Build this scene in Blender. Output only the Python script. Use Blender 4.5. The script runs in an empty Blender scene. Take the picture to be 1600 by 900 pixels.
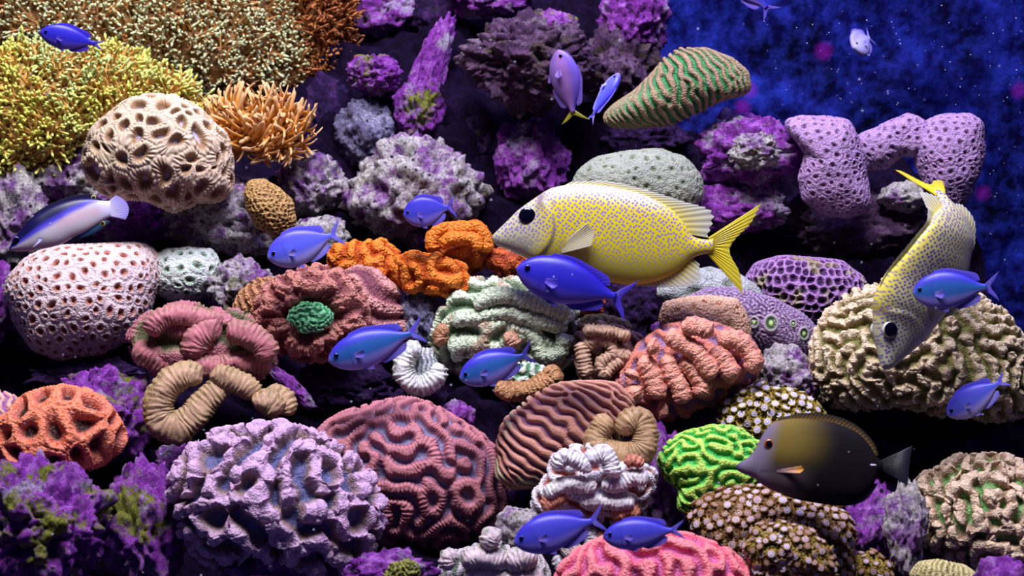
import bpy, math
import numpy as np
from mathutils import Matrix, Vector

# ------------------------------------------------------------------ camera, world, light
scn = bpy.context.scene
COL = scn.collection
CAM = np.array([0.0, -1.60, 0.55])
FWD = np.array([0.0, 1.60, -0.33]); FWD /= np.linalg.norm(FWD)
RGT = np.array([1.0, 0.0, 0.0]); UPV = np.cross(RGT, FWD)
FOC = 1600 * 50 / 36.0
cd = bpy.data.cameras.new('camera'); cam = bpy.data.objects.new('camera', cd); COL.objects.link(cam)
cam.matrix_world = Matrix(((RGT[0], UPV[0], -FWD[0], CAM[0]), (RGT[1], UPV[1], -FWD[1], CAM[1]),
                           (RGT[2], UPV[2], -FWD[2], CAM[2]), (0, 0, 0, 1)))
cd.lens = 50; cd.sensor_width = 36; cd.clip_start = 0.01
cd.dof.use_dof = True; cd.dof.focus_distance = 1.62; cd.dof.aperture_fstop = 7.0
scn.camera = cam
vs = scn.view_settings
vs.view_transform = 'Standard'; vs.look = 'None'; vs.gamma = 1.0; vs.exposure = 0.0; vs.use_curve_mapping = False
w = bpy.data.worlds.new('water_glow'); scn.world = w; w.use_nodes = True
w.node_tree.nodes['Background'].inputs[0].default_value = (0.10, 0.12, 0.55, 1)
w.node_tree.nodes['Background'].inputs[1].default_value = 0.09

def area(name, loc, target, sx, sy, energy, col):
    l = bpy.data.lights.new(name, 'AREA'); l.shape = 'RECTANGLE'; l.size = sx; l.size_y = sy
    l.energy = energy; l.color = col
    o = bpy.data.objects.new(name, l); COL.objects.link(o); o.location = loc
    o.rotation_euler = (Vector(target) - Vector(loc)).to_track_quat('-Z', 'Y').to_euler()
    return o
area('tank_lamp_white', (-0.1, -0.42, 1.75), (0, 0.05, 0.1), 1.1, 0.3, 54, (0.97, 0.94, 1.0))
area('tank_lamp_blue', (0.35, 0.0, 1.65), (0.1, 0.25, 0.1), 1.5, 0.5, 16, (0.35, 0.30, 1.0))

# ------------------------------------------------------------------ basic helpers
def S(r, g, b):                       # sRGB 0-255 -> linear
    c = np.array([r, g, b], float) / 255
    return np.where(c <= 0.04045, c / 12.92, ((c + 0.055) / 1.055) ** 2.4)
def P(px, py, Y):                     # a pixel's ray where it meets depth Y
    d = FWD[None] + (np.atleast_1d(px)[:, None] - 800) / FOC * RGT[None] - (np.atleast_1d(py)[:, None] - 450) / FOC * UPV[None]
    t = (np.atleast_1d(Y)[:, None] - CAM[1]) / d[:, 1:2]
    r = CAM[None] + d * t
    return r
def P1(px, py, Y): return P(np.array([px]), np.array([py]), np.array([Y]))[0]
def ysurf(px, py): return -0.28 + 0.68 * (900 - py) / 900.0
def pxsize(p): return np.dot(p - CAM, FWD) / FOC
def frame(p):
    N = CAM - p; N = N / np.linalg.norm(N)
    X = np.cross(np.array([0, 0, 1.0]), N); X /= np.linalg.norm(X)
    return X, np.cross(N, X), N
def sstep(a, b, x):
    t = np.clip((x - a) / (b - a), 0, 1); return t * t * (3 - 2 * t)
def mix(a, b, t): return a * (1 - t[:, None]) + b * t[:, None]

_rng = np.random.RandomState(5)
_perm = np.concatenate([_rng.permutation(256)] * 3)
_grad = _rng.normal(size=(256, 3)); _grad /= np.linalg.norm(_grad, axis=1)[:, None]
def perlin(p):
    i = np.floor(p).astype(int); f = p - i; i &= 255
    u = f * f * f * (f * (f * 6 - 15) + 10)
    def g(dx, dy, dz):
        h = _perm[_perm[_perm[i[:, 0] + dx] + i[:, 1] + dy] + i[:, 2] + dz]
        gr = _grad[h]
        return gr[:, 0] * (f[:, 0] - dx) + gr[:, 1] * (f[:, 1] - dy) + gr[:, 2] * (f[:, 2] - dz)
    def lp(a, b, t): return a + (b - a) * t
    return lp(lp(lp(g(0,0,0), g(1,0,0), u[:,0]), lp(g(0,1,0), g(1,1,0), u[:,0]), u[:,1]),
              lp(lp(g(0,0,1), g(1,0,1), u[:,0]), lp(g(0,1,1), g(1,1,1), u[:,0]), u[:,1]), u[:,2]) * 1.5
def fbm(p, o=4):
    r = np.zeros(len(p)); a = 1.0
    for k in range(o):
        r += a * perlin(p * 2 ** k + 17.3 * k); a *= 0.5
    return r

def build(name, V, F, mat, parent=None, col=None, rest=None, loc=None, smooth=True):
    """one mesh object from numpy arrays; loc = where its origin stands"""
    V = np.asarray(V, float)
    if loc is not None: V = V - np.asarray(loc)[None]
    me = bpy.data.meshes.new(name)
    me.vertices.add(len(V)); me.vertices.foreach_set('co', V.astype(np.float32).ravel())
    F = np.asarray(F); n, k = F.shape
    me.loops.add(n * k); me.loops.foreach_set('vertex_index', F.astype(np.int32).ravel())
    me.polygons.add(n); me.polygons.foreach_set('loop_start', np.arange(0, n * k, k, dtype=np.int32))
    try: me.polygons.foreach_set('loop_total', np.full(n, k, np.int32))
    except Exception: pass
    me.update(calc_edges=True)
    me.polygons.foreach_set('use_smooth', np.full(n, smooth))
    if col is not None:
        a = me.color_attributes.new('Col', 'FLOAT_COLOR', 'POINT')
        a.data.foreach_set('color', np.concatenate([np.clip(col, 0, 1), np.ones((len(V), 1))], 1).astype(np.float32).ravel())
    if rest is not None:
        a = me.attributes.new('rest', 'FLOAT_VECTOR', 'POINT')
        a.data.foreach_set('vector', np.asarray(rest, np.float32).ravel())
    me.validate(); me.materials.append(mat)
    o = bpy.data.objects.new(name, me); COL.objects.link(o)
    if loc is not None: o.location = Vector(loc)
    if parent is not None: o.parent = parent
    return o
def tag(o, label, cat, group=None, kind=None):
    o['label'] = label; o['category'] = cat
    if group: o['group'] = group
    if kind: o['kind'] = kind
    return o
def empty(name, loc):
    o = bpy.data.objects.new(name, None); o.empty_display_size = 0.02; COL.objects.link(o); o.location = Vector(loc); return o
def gridF(n, m, wrap=False):
    i, j = np.meshgrid(np.arange(n - 1), np.arange(m if wrap else m - 1), indexing='ij')
    j2 = (j + 1) % m
    return np.stack([i * m + j, i * m + j2, (i + 1) * m + j2, (i + 1) * m + j], -1).reshape(-1, 4)

# ------------------------------------------------------------------ materials
def new_mat(name):
    m = bpy.data.materials.new(name); m.use_nodes = True
    nt = m.node_tree; return m, nt, nt.nodes['Principled BSDF']
def node(nt, t, **kw):
    n = nt.nodes.new(t)
    for k, v in kw.items(): setattr(n, k, v)
    return n
def ramp(nt, stops, fac):
    r = node(nt, 'ShaderNodeValToRGB')
    e = r.color_ramp.elements
    while len(e) < len(stops): e.new(0.5)
    for el, (p, c) in zip(e, stops): el.position = p; el.color = (c[0], c[1], c[2], 1)
    nt.links.new(fac, r.inputs[0]); return r.outputs[0]
def noise(nt, co, scale, detail=4, rough=0.6):
    n = node(nt, 'ShaderNodeTexNoise'); n.inputs['Scale'].default_value = scale
    n.inputs['Detail'].default_value = detail; n.inputs['Roughness'].default_value = rough
    nt.links.new(co, n.inputs['Vector']); return n.outputs['Fac']
def mixc(nt, a, b, fac, mode='MIX'):
    m = node(nt, 'ShaderNodeMix', data_type='RGBA', blend_type=mode)
    for v, s in ((a, m.inputs[6]), (b, m.inputs[7]), (fac, m.inputs[0])):
        if isinstance(v, bpy.types.NodeSocket): nt.links.new(v, s)
        elif isinstance(v, (int, float)): s.default_value = v
        else: s.default_value = (v[0], v[1], v[2], 1)
    return m.outputs[2]
def rng(nt, v, a, b, c=0, d=1):
    m = node(nt, 'ShaderNodeMapRange'); m.inputs[1].default_value = a; m.inputs[2].default_value = b
    m.inputs[3].default_value = c; m.inputs[4].default_value = d
    nt.links.new(v, m.inputs[0]); return m.outputs[0]
def bump(nt, bs, h, strength, dist, prev=None):
    b = node(nt, 'ShaderNodeBump'); b.inputs['Strength'].default_value = strength; b.inputs['Distance'].default_value = dist
    nt.links.new(h, b.inputs['Height'])
    if prev: nt.links.new(prev, b.inputs['Normal'])
    nt.links.new(b.outputs[0], bs.inputs['Normal']); return b.outputs[0]

def flesh_mat(name, rough=0.5, grain=700, bstr=0.35, var=0.25, pap=0, pb=0.8):
    m, nt, bs = new_mat(name)
    at = node(nt, 'ShaderNodeAttribute', attribute_name='Col')
    tc = node(nt, 'ShaderNodeTexCoord').outputs['Object']
    n1 = noise(nt, tc, grain, 2); n2 = noise(nt, tc, 45, 3)
    f = mixc(nt, (1 - var,) * 3, (1 + var,) * 3, n1)
    f2 = mixc(nt, (0.8, 0.82, 0.9), (1.2, 1.18, 1.1), n2)
    c = mixc(nt, mixc(nt, at.outputs['Color'], f, 1.0, 'MULTIPLY'), f2, 1.0, 'MULTIPLY')
    if pap:
        vo = node(nt, 'ShaderNodeTexVoronoi'); vo.inputs['Scale'].default_value = pap; nt.links.new(tc, vo.inputs['Vector'])
        pd = rng(nt, vo.outputs['Distance'], 0.1, 0.75, 1, 0)
        c = mixc(nt, c, mixc(nt, (0.82, 0.80, 0.84), (1.25, 1.25, 1.28), pd), 1.0, 'MULTIPLY')
    nt.links.new(c, bs.inputs['Base Color']); bs.inputs['Roughness'].default_value = rough
    bs.inputs['Specular IOR Level'].default_value = 0.25
    pr = bump(nt, bs, n1, bstr, 0.0012)
    if pap: bump(nt, bs, pd, pb, 0.0016, pr)
    return m
M_FLESH = flesh_mat('coral_flesh', pap=430, pb=0.5); M_SEPTA = flesh_mat('coral_ribbed_skeleton', 0.55, 500, 0.35, 0.3); M_GRAIN = flesh_mat('coral_granular_flesh', 0.6, 420, 0.6, 0.4, pap=340)
M_TENT = flesh_mat('tentacle_skin', 0.35, 300, 0.1, 0.15)
M_DISC = flesh_mat('polyp_disc', 0.5, 600, 0.3, 0.3)

def rock_mat(name, base, crust, crust_t, algae, algae_t, dark=0.5, spec=0.2):
    m, nt, bs = new_mat(name)
    tc = node(nt, 'ShaderNodeTexCoord').outputs['Object']
    oi = node(nt, 'ShaderNodeObjectInfo')
    ad = node(nt, 'ShaderNodeVectorMath', operation='ADD'); nt.links.new(tc, ad.inputs[0]); nt.links.new(oi.outputs['Location'], ad.inputs[1])
    co = ad.outputs[0]
    big = noise(nt, co, 22, 6, 0.7); mid = noise(nt, co, 60, 7, 0.75); fine = noise(nt, co, 260, 5, 0.75)
    c0 = ramp(nt, [(0.3, base[0]), (0.5, base[1]), (0.68, base[2])], mid)
    c1 = mixc(nt, c0, ramp(nt, [(0.35, crust * 0.55), (0.65, crust)], fine), rng(nt, big, crust_t, crust_t + 0.10))
    of = node(nt, 'ShaderNodeVectorMath', operation='ADD'); nt.links.new(co, of.inputs[0]); of.inputs[1].default_value = (3.1, 7.7, 1.9)
    ab = noise(nt, of.outputs[0], 24, 6, 0.72)
    c2 = mixc(nt, c1, ramp(nt, [(0.35, algae * 0.45), (0.7, algae)], fine), rng(nt, ab, algae_t, algae_t + 0.08))
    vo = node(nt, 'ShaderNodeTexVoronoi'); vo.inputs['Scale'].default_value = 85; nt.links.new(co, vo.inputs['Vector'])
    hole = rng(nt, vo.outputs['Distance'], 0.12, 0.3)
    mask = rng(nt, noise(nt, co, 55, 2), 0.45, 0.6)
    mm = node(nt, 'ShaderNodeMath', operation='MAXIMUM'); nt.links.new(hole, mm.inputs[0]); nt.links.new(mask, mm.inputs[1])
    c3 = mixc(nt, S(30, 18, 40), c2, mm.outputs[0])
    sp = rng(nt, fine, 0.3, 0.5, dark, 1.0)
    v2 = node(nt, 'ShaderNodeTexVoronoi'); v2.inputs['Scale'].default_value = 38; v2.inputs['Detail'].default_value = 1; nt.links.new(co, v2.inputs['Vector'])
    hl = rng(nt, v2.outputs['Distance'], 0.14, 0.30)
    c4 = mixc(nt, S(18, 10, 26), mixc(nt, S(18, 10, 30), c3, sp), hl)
    nt.links.new(c4, bs.inputs['Base Color']); bs.inputs['Roughness'].default_value = 0.75
    bs.inputs['Specular IOR Level'].default_value = spec
    p = bump(nt, bs, mm.outputs[0], 0.6, 0.004)
    p = bump(nt, bs, hl, 0.8, 0.008, p)
    p = bump(nt, bs, mid, 0.8, 0.010, p)
    bump(nt, bs, fine, 0.9, 0.004, p)
    return m
PUR = (S(60, 16, 80), S(150, 58, 180), S(212, 140, 232))
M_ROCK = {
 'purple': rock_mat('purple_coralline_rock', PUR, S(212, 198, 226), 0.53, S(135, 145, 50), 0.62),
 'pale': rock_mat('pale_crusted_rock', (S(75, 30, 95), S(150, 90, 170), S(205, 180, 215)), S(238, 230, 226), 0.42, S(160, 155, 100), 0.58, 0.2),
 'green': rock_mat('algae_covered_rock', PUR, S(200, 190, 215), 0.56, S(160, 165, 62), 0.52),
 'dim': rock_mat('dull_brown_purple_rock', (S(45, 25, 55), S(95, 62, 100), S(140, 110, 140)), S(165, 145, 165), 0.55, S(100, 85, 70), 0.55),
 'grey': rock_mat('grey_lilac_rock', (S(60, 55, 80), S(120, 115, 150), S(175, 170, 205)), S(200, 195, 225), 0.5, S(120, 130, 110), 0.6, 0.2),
 'shade_tone': rock_mat('shade_toned_violet_rock', (S(20, 12, 32), S(52, 30, 76), S(92, 58, 120)), S(120, 105, 145), 0.6, S(70, 70, 50), 0.62, 0.3, 0.08),  # shaded copy of the purple rock: the gloom of the gaps is in its colours
 'dark': rock_mat('shade_darkened_rock', (S(12, 8, 22), S(26, 16, 42), S(45, 26, 66)), S(60, 40, 90), 0.66, S(40, 45, 30), 0.68, 0.3, 0.03),  # near-black colours paint in the deep shade behind and between the corals
}

# ------------------------------------------------------------------ relief tiles (periodic, made by filtering noise)
def fgrid(n):
    kx = np.fft.fftfreq(n) * n; ky = np.fft.rfftfreq(n) * n
    return np.meshgrid(kx, ky, indexing='ij')
def tile_lab(seed, n=512, waves=11, bias=0.0, aniso=0.0, septa=5.5, iters=5, bw=0.30):
    r = np.random.RandomState(seed); KX, KY = fgrid(n); K = np.hypot(KX, KY)
    ker = np.exp(-((K - waves) / (waves * bw)) ** 2)
    if aniso:
        ang = np.arctan2(KY, KX); ker = ker * np.exp(-aniso * np.sin(ang) ** 2)
    u = r.normal(size=(n, n))
    for _ in range(iters):
        u = np.fft.irfft2(np.fft.rfft2(u) * ker, s=(n, n)); u = np.tanh(2.2 * u / u.std() + bias)
    sm = np.exp(-(K / (waves * 2.0)) ** 2)
    h = np.fft.irfft2(np.fft.rfft2(u) * sm, s=(n, n)); h = np.clip(h / np.abs(h).max() * 1.1, -1, 1)
    gy = np.roll(h, -1, 1) - np.roll(h, 1, 1); gx = np.roll(h, -1, 0) - np.roll(h, 1, 0)
    g2 = np.exp(-(K / (waves * 1.5)) ** 2)
    fl = lambda a: np.fft.irfft2(np.fft.rfft2(a) * g2, s=(n, n))
    th = 0.5 * np.arctan2(2 * fl(gx * gy), fl(gx * gx) - fl(gy * gy)) + np.pi / 2      # along the ridge
    ks = waves * septa; NB = 8
    banks = []
    for k in range(NB):
        a = k * np.pi / NB
        cx, cy = ks * np.cos(a), ks * np.sin(a); sg = ks * 0.2
        kk = np.exp(-((KX - cx) ** 2 + (KY - cy) ** 2) / (2 * sg * sg)) + np.exp(-((KX + cx) ** 2 + (KY + cy) ** 2) / (2 * sg * sg))
        banks.append((kk, np.maximum(0, np.cos(2 * (th - a))) ** 3 + 1e-3))
    W = sum(b[1] for b in banks)
    v = r.normal(size=(n, n))
    for _ in range(4):
        fv = np.fft.rfft2(v)
        v = sum(b[1] * np.fft.irfft2(fv * b[0], s=(n, n)) for b in banks) / W
        v = np.tanh(1.6 * v / v.std())
    return h, v
def tile_cell(seed, n=512, G=11, jit=0.42, nsep=20):
    r = np.random.RandomState(seed)
    J = r.uniform(-jit, jit, (G, G, 2)); NS = r.randint(nsep - 3, nsep + 4, (G, G))
    xs = (np.arange(n) + 0.5) / n * G; X, Y = np.meshgrid(xs, xs, indexing='ij')
    ci, cj = np.floor(X).astype(int), np.floor(Y).astype(int)
    f1 = np.full((n, n), 9.0); f2 = np.full((n, n), 9.0); ang = np.zeros((n, n)); ns = np.ones((n, n))
    for a in (-2, -1, 0, 1, 2):
        for b in (-2, -1, 0, 1, 2):
            ii, jj = ci + a, cj + b
            off = 0.5 * (jj % 2)                                  # hexagonal stagger
            px = ii + 0.25 + off * 1.0 + J[ii % G, jj % G, 0]; py = jj + 0.5 + J[ii % G, jj % G, 1]
            d = np.hypot(X - px, Y - py)
            nearer = d < f1
            f2 = np.where(nearer, f1, np.minimum(f2, d))
            ang = np.where(nearer, np.arctan2(Y - py, X - px), ang); ns = np.where(nearer, NS[ii % G, jj % G], ns)
            f1 = np.where(nearer, d, f1)
    t = 2 * f1 / (f1 + f2)
    return t * 2 - 1, np.cos(ang * ns), f1
LAB = {'a': tile_lab(1), 'b': tile_lab(2, bias=0.2, iters=4, bw=0.33), 'c': tile_lab(3, aniso=0.9, bias=0.2), 'd': tile_lab(4, aniso=0.3, bias=0.1, iters=3, bw=0.36)}
_c = tile_cell(7, G=12); LAB['cell'] = (_c[0], _c[1])
_c = tile_cell(8, G=12, jit=0.3); LAB['cell2'] = (_c[0], _c[1])
_g = tile_cell(9, n=512, G=48, jit=0.3); GRAN = np.sqrt(np.clip(1 - (1.65 * _g[2]) ** 2, 0, 1))
NW = {'a': 11, 'b': 11, 'c': 11, 'd': 11, 'cell': 12, 'cell2': 12}
def samp(T, u, v):
    n = T.shape[0]
    u = (u % 1) * n; v = (v % 1) * n
    i = np.floor(u).astype(int); j = np.floor(v).astype(int); fu = u - i; fv = v - j
    i0, j0, i1, j1 = i % n, j % n, (i + 1) % n, (j + 1) % n
    return (T[i0, j0] * (1 - fu) + T[i1, j0] * fu) * (1 - fv) + (T[i0, j1] * (1 - fu) + T[i1, j1] * fu) * fv

# ------------------------------------------------------------------ coral mounds
def polar(poly, cx, cy):
    p = np.array(poly, float); q = np.roll(p, -1, 0)
    t = np.linspace(0, 1, 24, endpoint=False)
    d = (p[:, None] * (1 - t[None, :, None]) + q[:, None] * t[None, :, None]).reshape(-1, 2)
    a = np.arctan2(-(d[:, 1] - cy), d[:, 0] - cx); r = np.hypot(d[:, 0] - cx, d[:, 1] - cy)
    bins = np.linspace(-np.pi, np.pi, 181); idx = np.digitize(a, bins) - 1
    R = np.array([r[idx == k].max() if (idx == k).any() else np.nan for k in range(180)])
    c = 0.5 * (bins[1:] + bins[:-1]); ok = ~np.isnan(R)
    R = np.interp(c, np.concatenate([c[ok] - 2 * np.pi, c[ok], c[ok] + 2 * np.pi]), np.tile(R[ok], 3))
    ker = np.array([1, 2, 3, 2, 1.]); ker /= ker.sum()
    R = np.convolve(np.concatenate([R[-2:], R, R[:2]]), ker, 'valid')
    return lambda ph: np.interp(ph, np.concatenate([c - 2 * np.pi, c, c + 2 * np.pi]), np.tile(R, 3))

class Mound: pass
def mound(poly, Y, N=120, depth=0.75, thmax=1.75, lump=(4, 60), seed=0, square=1.0, center=None, lean=0.0):
    """a rounded body whose outline is the polygon and whose thickness is depth x its smaller half-width"""
    p = np.array(poly, float)
    cx, cy = center if center else (p[:, 0].min() + p[:, 0].max()) / 2, (p[:, 1].min() + p[:, 1].max()) / 2
    if center: cx, cy = center
    N = int(N * 0.86)
    m = Mound(); C = P1(cx, cy, Y); X, U, Nn = frame(C); s = pxsize(C)
    if lean: # tip the mound's axis upward
        Nn2 = Nn * math.cos(lean) + U * math.sin(lean); U = U * math.cos(lean) - Nn * math.sin(lean); Nn = Nn2
    R = polar(poly, cx, cy)
    g = np.linspace(-1, 1, N); A, B = np.meshgrid(g, g, indexing='ij')
    DX = A * np.sqrt(1 - B * B / 2); DY = B * np.sqrt(1 - A * A / 2)
    r = np.hypot(DX, DY).ravel(); ph = np.arctan2(DY, DX).ravel(); Rp = R(ph)
    # r in 0..1 : keep the circle's rim region smooth in angle
    th = r * thmax
    lat = np.sin(np.minimum(th, math.pi)) ** square
    half = min(p[:, 0].max() - p[:, 0].min(), p[:, 1].max() - p[:, 1].min()) / 2
    dz = np.cos(th) * half * depth
    lx, ly = Rp * lat * np.cos(ph), Rp * lat * np.sin(ph)
    V = np.stack([lx, ly, dz], 1)
    if lump[0]:
        V = V + lump[0] * (V / (np.linalg.norm(V, axis=1)[:, None] + 1e-6)) * fbm(V / lump[1] + seed * 7.1, 3)[:, None]
    G = V.reshape(N, N, 3)
    du = np.gradient(G, axis=0); dv = np.gradient(G, axis=1)
    nn = np.cross(du, dv).reshape(-1, 3); ln = np.linalg.norm(nn, axis=1)[:, None]; nn = nn / np.maximum(ln, 1e-9)
    bad = ln[:, 0] < 1e-6; nn[bad] = V[bad] / (np.linalg.norm(V[bad], axis=1)[:, None] + 1e-6)
    m.V, m.n, m.th, m.ph, m.r, m.N = V, nn, th, ph, r, N
    m.q = np.stack([r * thmax * Rp * np.cos(ph), r * thmax * Rp * np.sin(ph)], 1)
    m.C, m.X, m.U, m.Nn, m.s, m.half, m.seed = C, X, U, Nn, s, half, seed
    m.F = gridF(N, N)[:, ::-1]
    m.base = C - m.Nn * s * half * depth * 0.3 - np.array([0, 0, 1]) * s * (p[:, 1].max() - cy) * 0.9
    return m
def world(m, V): return m.C[None] + m.s * (V[:, :1] * m.X[None] + V[:, 1:2] * m.U[None] + V[:, 2:3] * m.Nn[None])

def relief(m, tile='a', wl=30, amp=8, sept=1.0, gran=0.0, gs=5, rot=0.0, an=1.0, cols=None, alt=None, prof='round',
           stops=(-0.7, 0.0, 0.7), scol=0.25, gcol=0.0, gtint=None, warp=0.3, knob=None, tb=(0.35, 0.9)):
    T, Sp = LAB[tile]; nw = NW[tile]; q = m.q
    c, s = math.cos(rot), math.sin(rot)
    u = (q[:, 0] * c + q[:, 1] * s) / (wl * nw * an) + m.seed * 0.137; v = (-q[:, 0] * s + q[:, 1] * c) / (wl * nw) + m.seed * 0.291
    wob = warp / nw; k = 1.6 * wl
    u = u + wob * perlin(np.stack([q[:, 0] / k, q[:, 1] / k, 0 * u + m.seed + 0.5], 1)); v = v + wob * perlin(np.stack([q[:, 0] / k, q[:, 1] / k, 0 * u + 9.5 + m.seed], 1))
    h = samp(T, u, v); sp = samp(Sp, u, v)
    if prof == 'knob': h = np.clip(0.95 - 1.25 * (0.5 + 0.5 * h) ** 1.6 * 1.5, -1, 1)
    hh = 0.5 + 0.5 * h
    if prof == 'round': d = np.sin(np.pi / 2 * hh)
    elif prof == 'sharp': d = hh ** 1.6
    elif prof == 'pit': d = sstep(0.05, 0.62, hh) - 0.25 * sstep(0.7, 1.0, hh)
    elif prof == 'tube': d = np.sqrt(sstep(tb[0], tb[1], hh)) - 0.12 * sstep(0.9, 1.0, hh)
    elif prof == 'wall': d = sstep(0.45, 0.95, hh)
    else: d = hh
    disp = amp * d
    mid = np.clip(1.2 - np.abs(hh - 0.6) * 1.8, 0, 1)
    if sept: disp = disp + sept * sp * mid
    G = samp(GRAN, q[:, 0] / (gs * 48) + 0.3 * m.seed, q[:, 1] / (gs * 48) + 0.1)
    if gran: disp = disp + gran * G * (0.3 + 0.7 * sstep(0.3, 0.7, hh))
    if knob:
        kb = samp(GRAN, q[:, 0] / (knob[1] * 48) + 0.2 * m.seed, q[:, 1] / (knob[1] * 48) + 0.4); disp = disp + knob[0] * kb * (0.25 + 0.75 * sstep(0.2, 0.6, hh))
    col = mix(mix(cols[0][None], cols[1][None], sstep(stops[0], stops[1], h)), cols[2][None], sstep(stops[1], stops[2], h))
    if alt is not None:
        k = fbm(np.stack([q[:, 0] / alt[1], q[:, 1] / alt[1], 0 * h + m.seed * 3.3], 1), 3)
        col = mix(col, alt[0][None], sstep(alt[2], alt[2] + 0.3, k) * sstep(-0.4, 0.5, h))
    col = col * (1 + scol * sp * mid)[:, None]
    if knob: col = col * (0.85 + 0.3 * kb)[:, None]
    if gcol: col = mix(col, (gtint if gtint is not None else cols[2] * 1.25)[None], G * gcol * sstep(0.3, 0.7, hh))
    m.h = h
    return disp, np.clip(col, 0, 1)

def coral(name, label, poly, dy=0.0, N=120, mound_kw={}, rel={}, mat=None, parent=None, part=None, extra=None, Y=None, cat='coral'):
    p = np.array(poly, float); cx = p[:, 0].mean(); cy = p[:, 1].mean()
    if Y is None: Y = ysurf(cx, cy) + dy
    m = mound(poly, Y, N, **mound_kw)
    d, col = relief(m, **rel)
    if extra: d, col = extra(m, d, col)
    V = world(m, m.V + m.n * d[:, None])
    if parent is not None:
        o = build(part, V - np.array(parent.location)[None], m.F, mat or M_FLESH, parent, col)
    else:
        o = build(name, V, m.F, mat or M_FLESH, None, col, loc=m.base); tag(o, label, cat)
    return o, m

def ribbon(part, parent, path, rad, Y, cols, N=(140, 28), sept=6.0, samp_=0.9, gran=1.0, flat=0.9, mat=None, dyz=0.0, closed=False, gs=4.5):
    """a fat fold of flesh swept along a path of pixels on the reef face"""
    p = np.array(path, float)
    n = N[0]; k = len(p)
    tt = np.linspace(0, k - 1, n)
    def cr(a):
        a = np.concatenate([[2 * a[0] - a[1]], a, [2 * a[-1] - a[-2]]]) if not closed else np.concatenate([[a[-2]], a, [a[1]]])
        i = np.clip(np.floor(tt).astype(int), 0, k - 2); f = tt - i
        a0, a1, a2, a3 = a[i], a[i + 1], a[i + 2], a[i + 3]
        return 0.5 * ((2 * a1) + (-a0 + a2) * f + (2 * a0 - 5 * a1 + 4 * a2 - a3) * f ** 2 + (-a0 + 3 * a1 - 3 * a2 + a3) * f ** 3)
    x, y = cr(p[:, 0]), cr(p[:, 1])
    rr = np.interp(tt, np.arange(k), np.atleast_1d(rad) if np.size(rad) == k else np.full(k, rad))
    L = np.concatenate([[0], np.cumsum(np.hypot(np.diff(x), np.diff(y)))])
    if not closed:
        e = np.minimum(L, L[-1] - L) / rr; e = np.sqrt(np.clip(1 - (1 - np.clip(e, 0, 1)) ** 2, 0, 1)); rs = rr * np.maximum(e, 0.02)
    else: rs = rr
    tx, ty = np.gradient(x), np.gradient(y); l = np.hypot(tx, ty); tx /= l; ty /= l
    C = P1(x.mean(), y.mean(), Y); X, U, Nn = frame(C); s = pxsize(C)
    a = np.linspace(0, 2 * np.pi, N[1], endpoint=False)
    ca, sa = np.cos(a)[None], np.sin(a)[None]
    jit = perlin(np.stack([np.repeat(L / 14, N[1]), np.tile(np.cos(a) * 1.2, n), np.tile(np.sin(a) * 1.2, n) + x.mean()], 1)).reshape(n, -1)
    ring = np.cos(2 * np.pi * L / sept)[:, None] * (0.55 + 0.6 * jit)
    ring = np.cos(2 * np.pi * L[:, None] / sept + 1.4 * jit) * np.clip(0.7 + 0.8 * jit, 0.1, 1.2)
    facing = 0.4 + 0.6 * np.abs(ca) ** 1.5
    g = samp(GRAN, (L[:, None] + 0 * a[None]).ravel() / (gs * 48), ((a[None] * rr[:, None])).ravel() / (gs * 48)).reshape(n, -1)
    R = rs[:, None] + (samp_ * ring * facing + gran * g) * np.minimum(1, rs / rr)[:, None]
    bx = x[:, None] + (-ty)[:, None] * ca * R; by = y[:, None] + tx[:, None] * ca * R
    bz = sa * R * flat + dyz
    lx = bx - x.mean(); ly = -(by - y.mean())
    V = np.stack([lx.ravel(), ly.ravel(), bz.ravel()], 1)
    V += 0.16 * rr.mean() * np.stack([fbm(V / (1.5 * rr.mean()) + i * 5.5 + x.mean(), 3) for i in range(3)], 1)
    W = C[None] + s * (V[:, :1] * X[None] + V[:, 1:2] * U[None] + V[:, 2:3] * Nn[None])
    crest = np.clip(sa + 0 * ring, 0, 1)
    side = np.abs(ca) + 0 * ring
    col = mix(cols[2][None] + np.zeros((n * N[1], 3)), cols[1][None], sstep(0.3, 0.9, side.ravel()))
    col = mix(col, cols[0][None], (sstep(0.0, 0.8, ring) * (0.3 + 0.7 * sstep(0.15, 0.6, side))).ravel())
    col = mix(col, np.clip(cols[2] * 1.35, 0, 1)[None], g.ravel() * 0.5)
    F = gridF(n, N[1], True)
    loc = np.array(parent.location) if parent is not None else C
    o = build(part, W - loc[None], F, mat or M_FLESH, parent, col)
    return o
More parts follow.
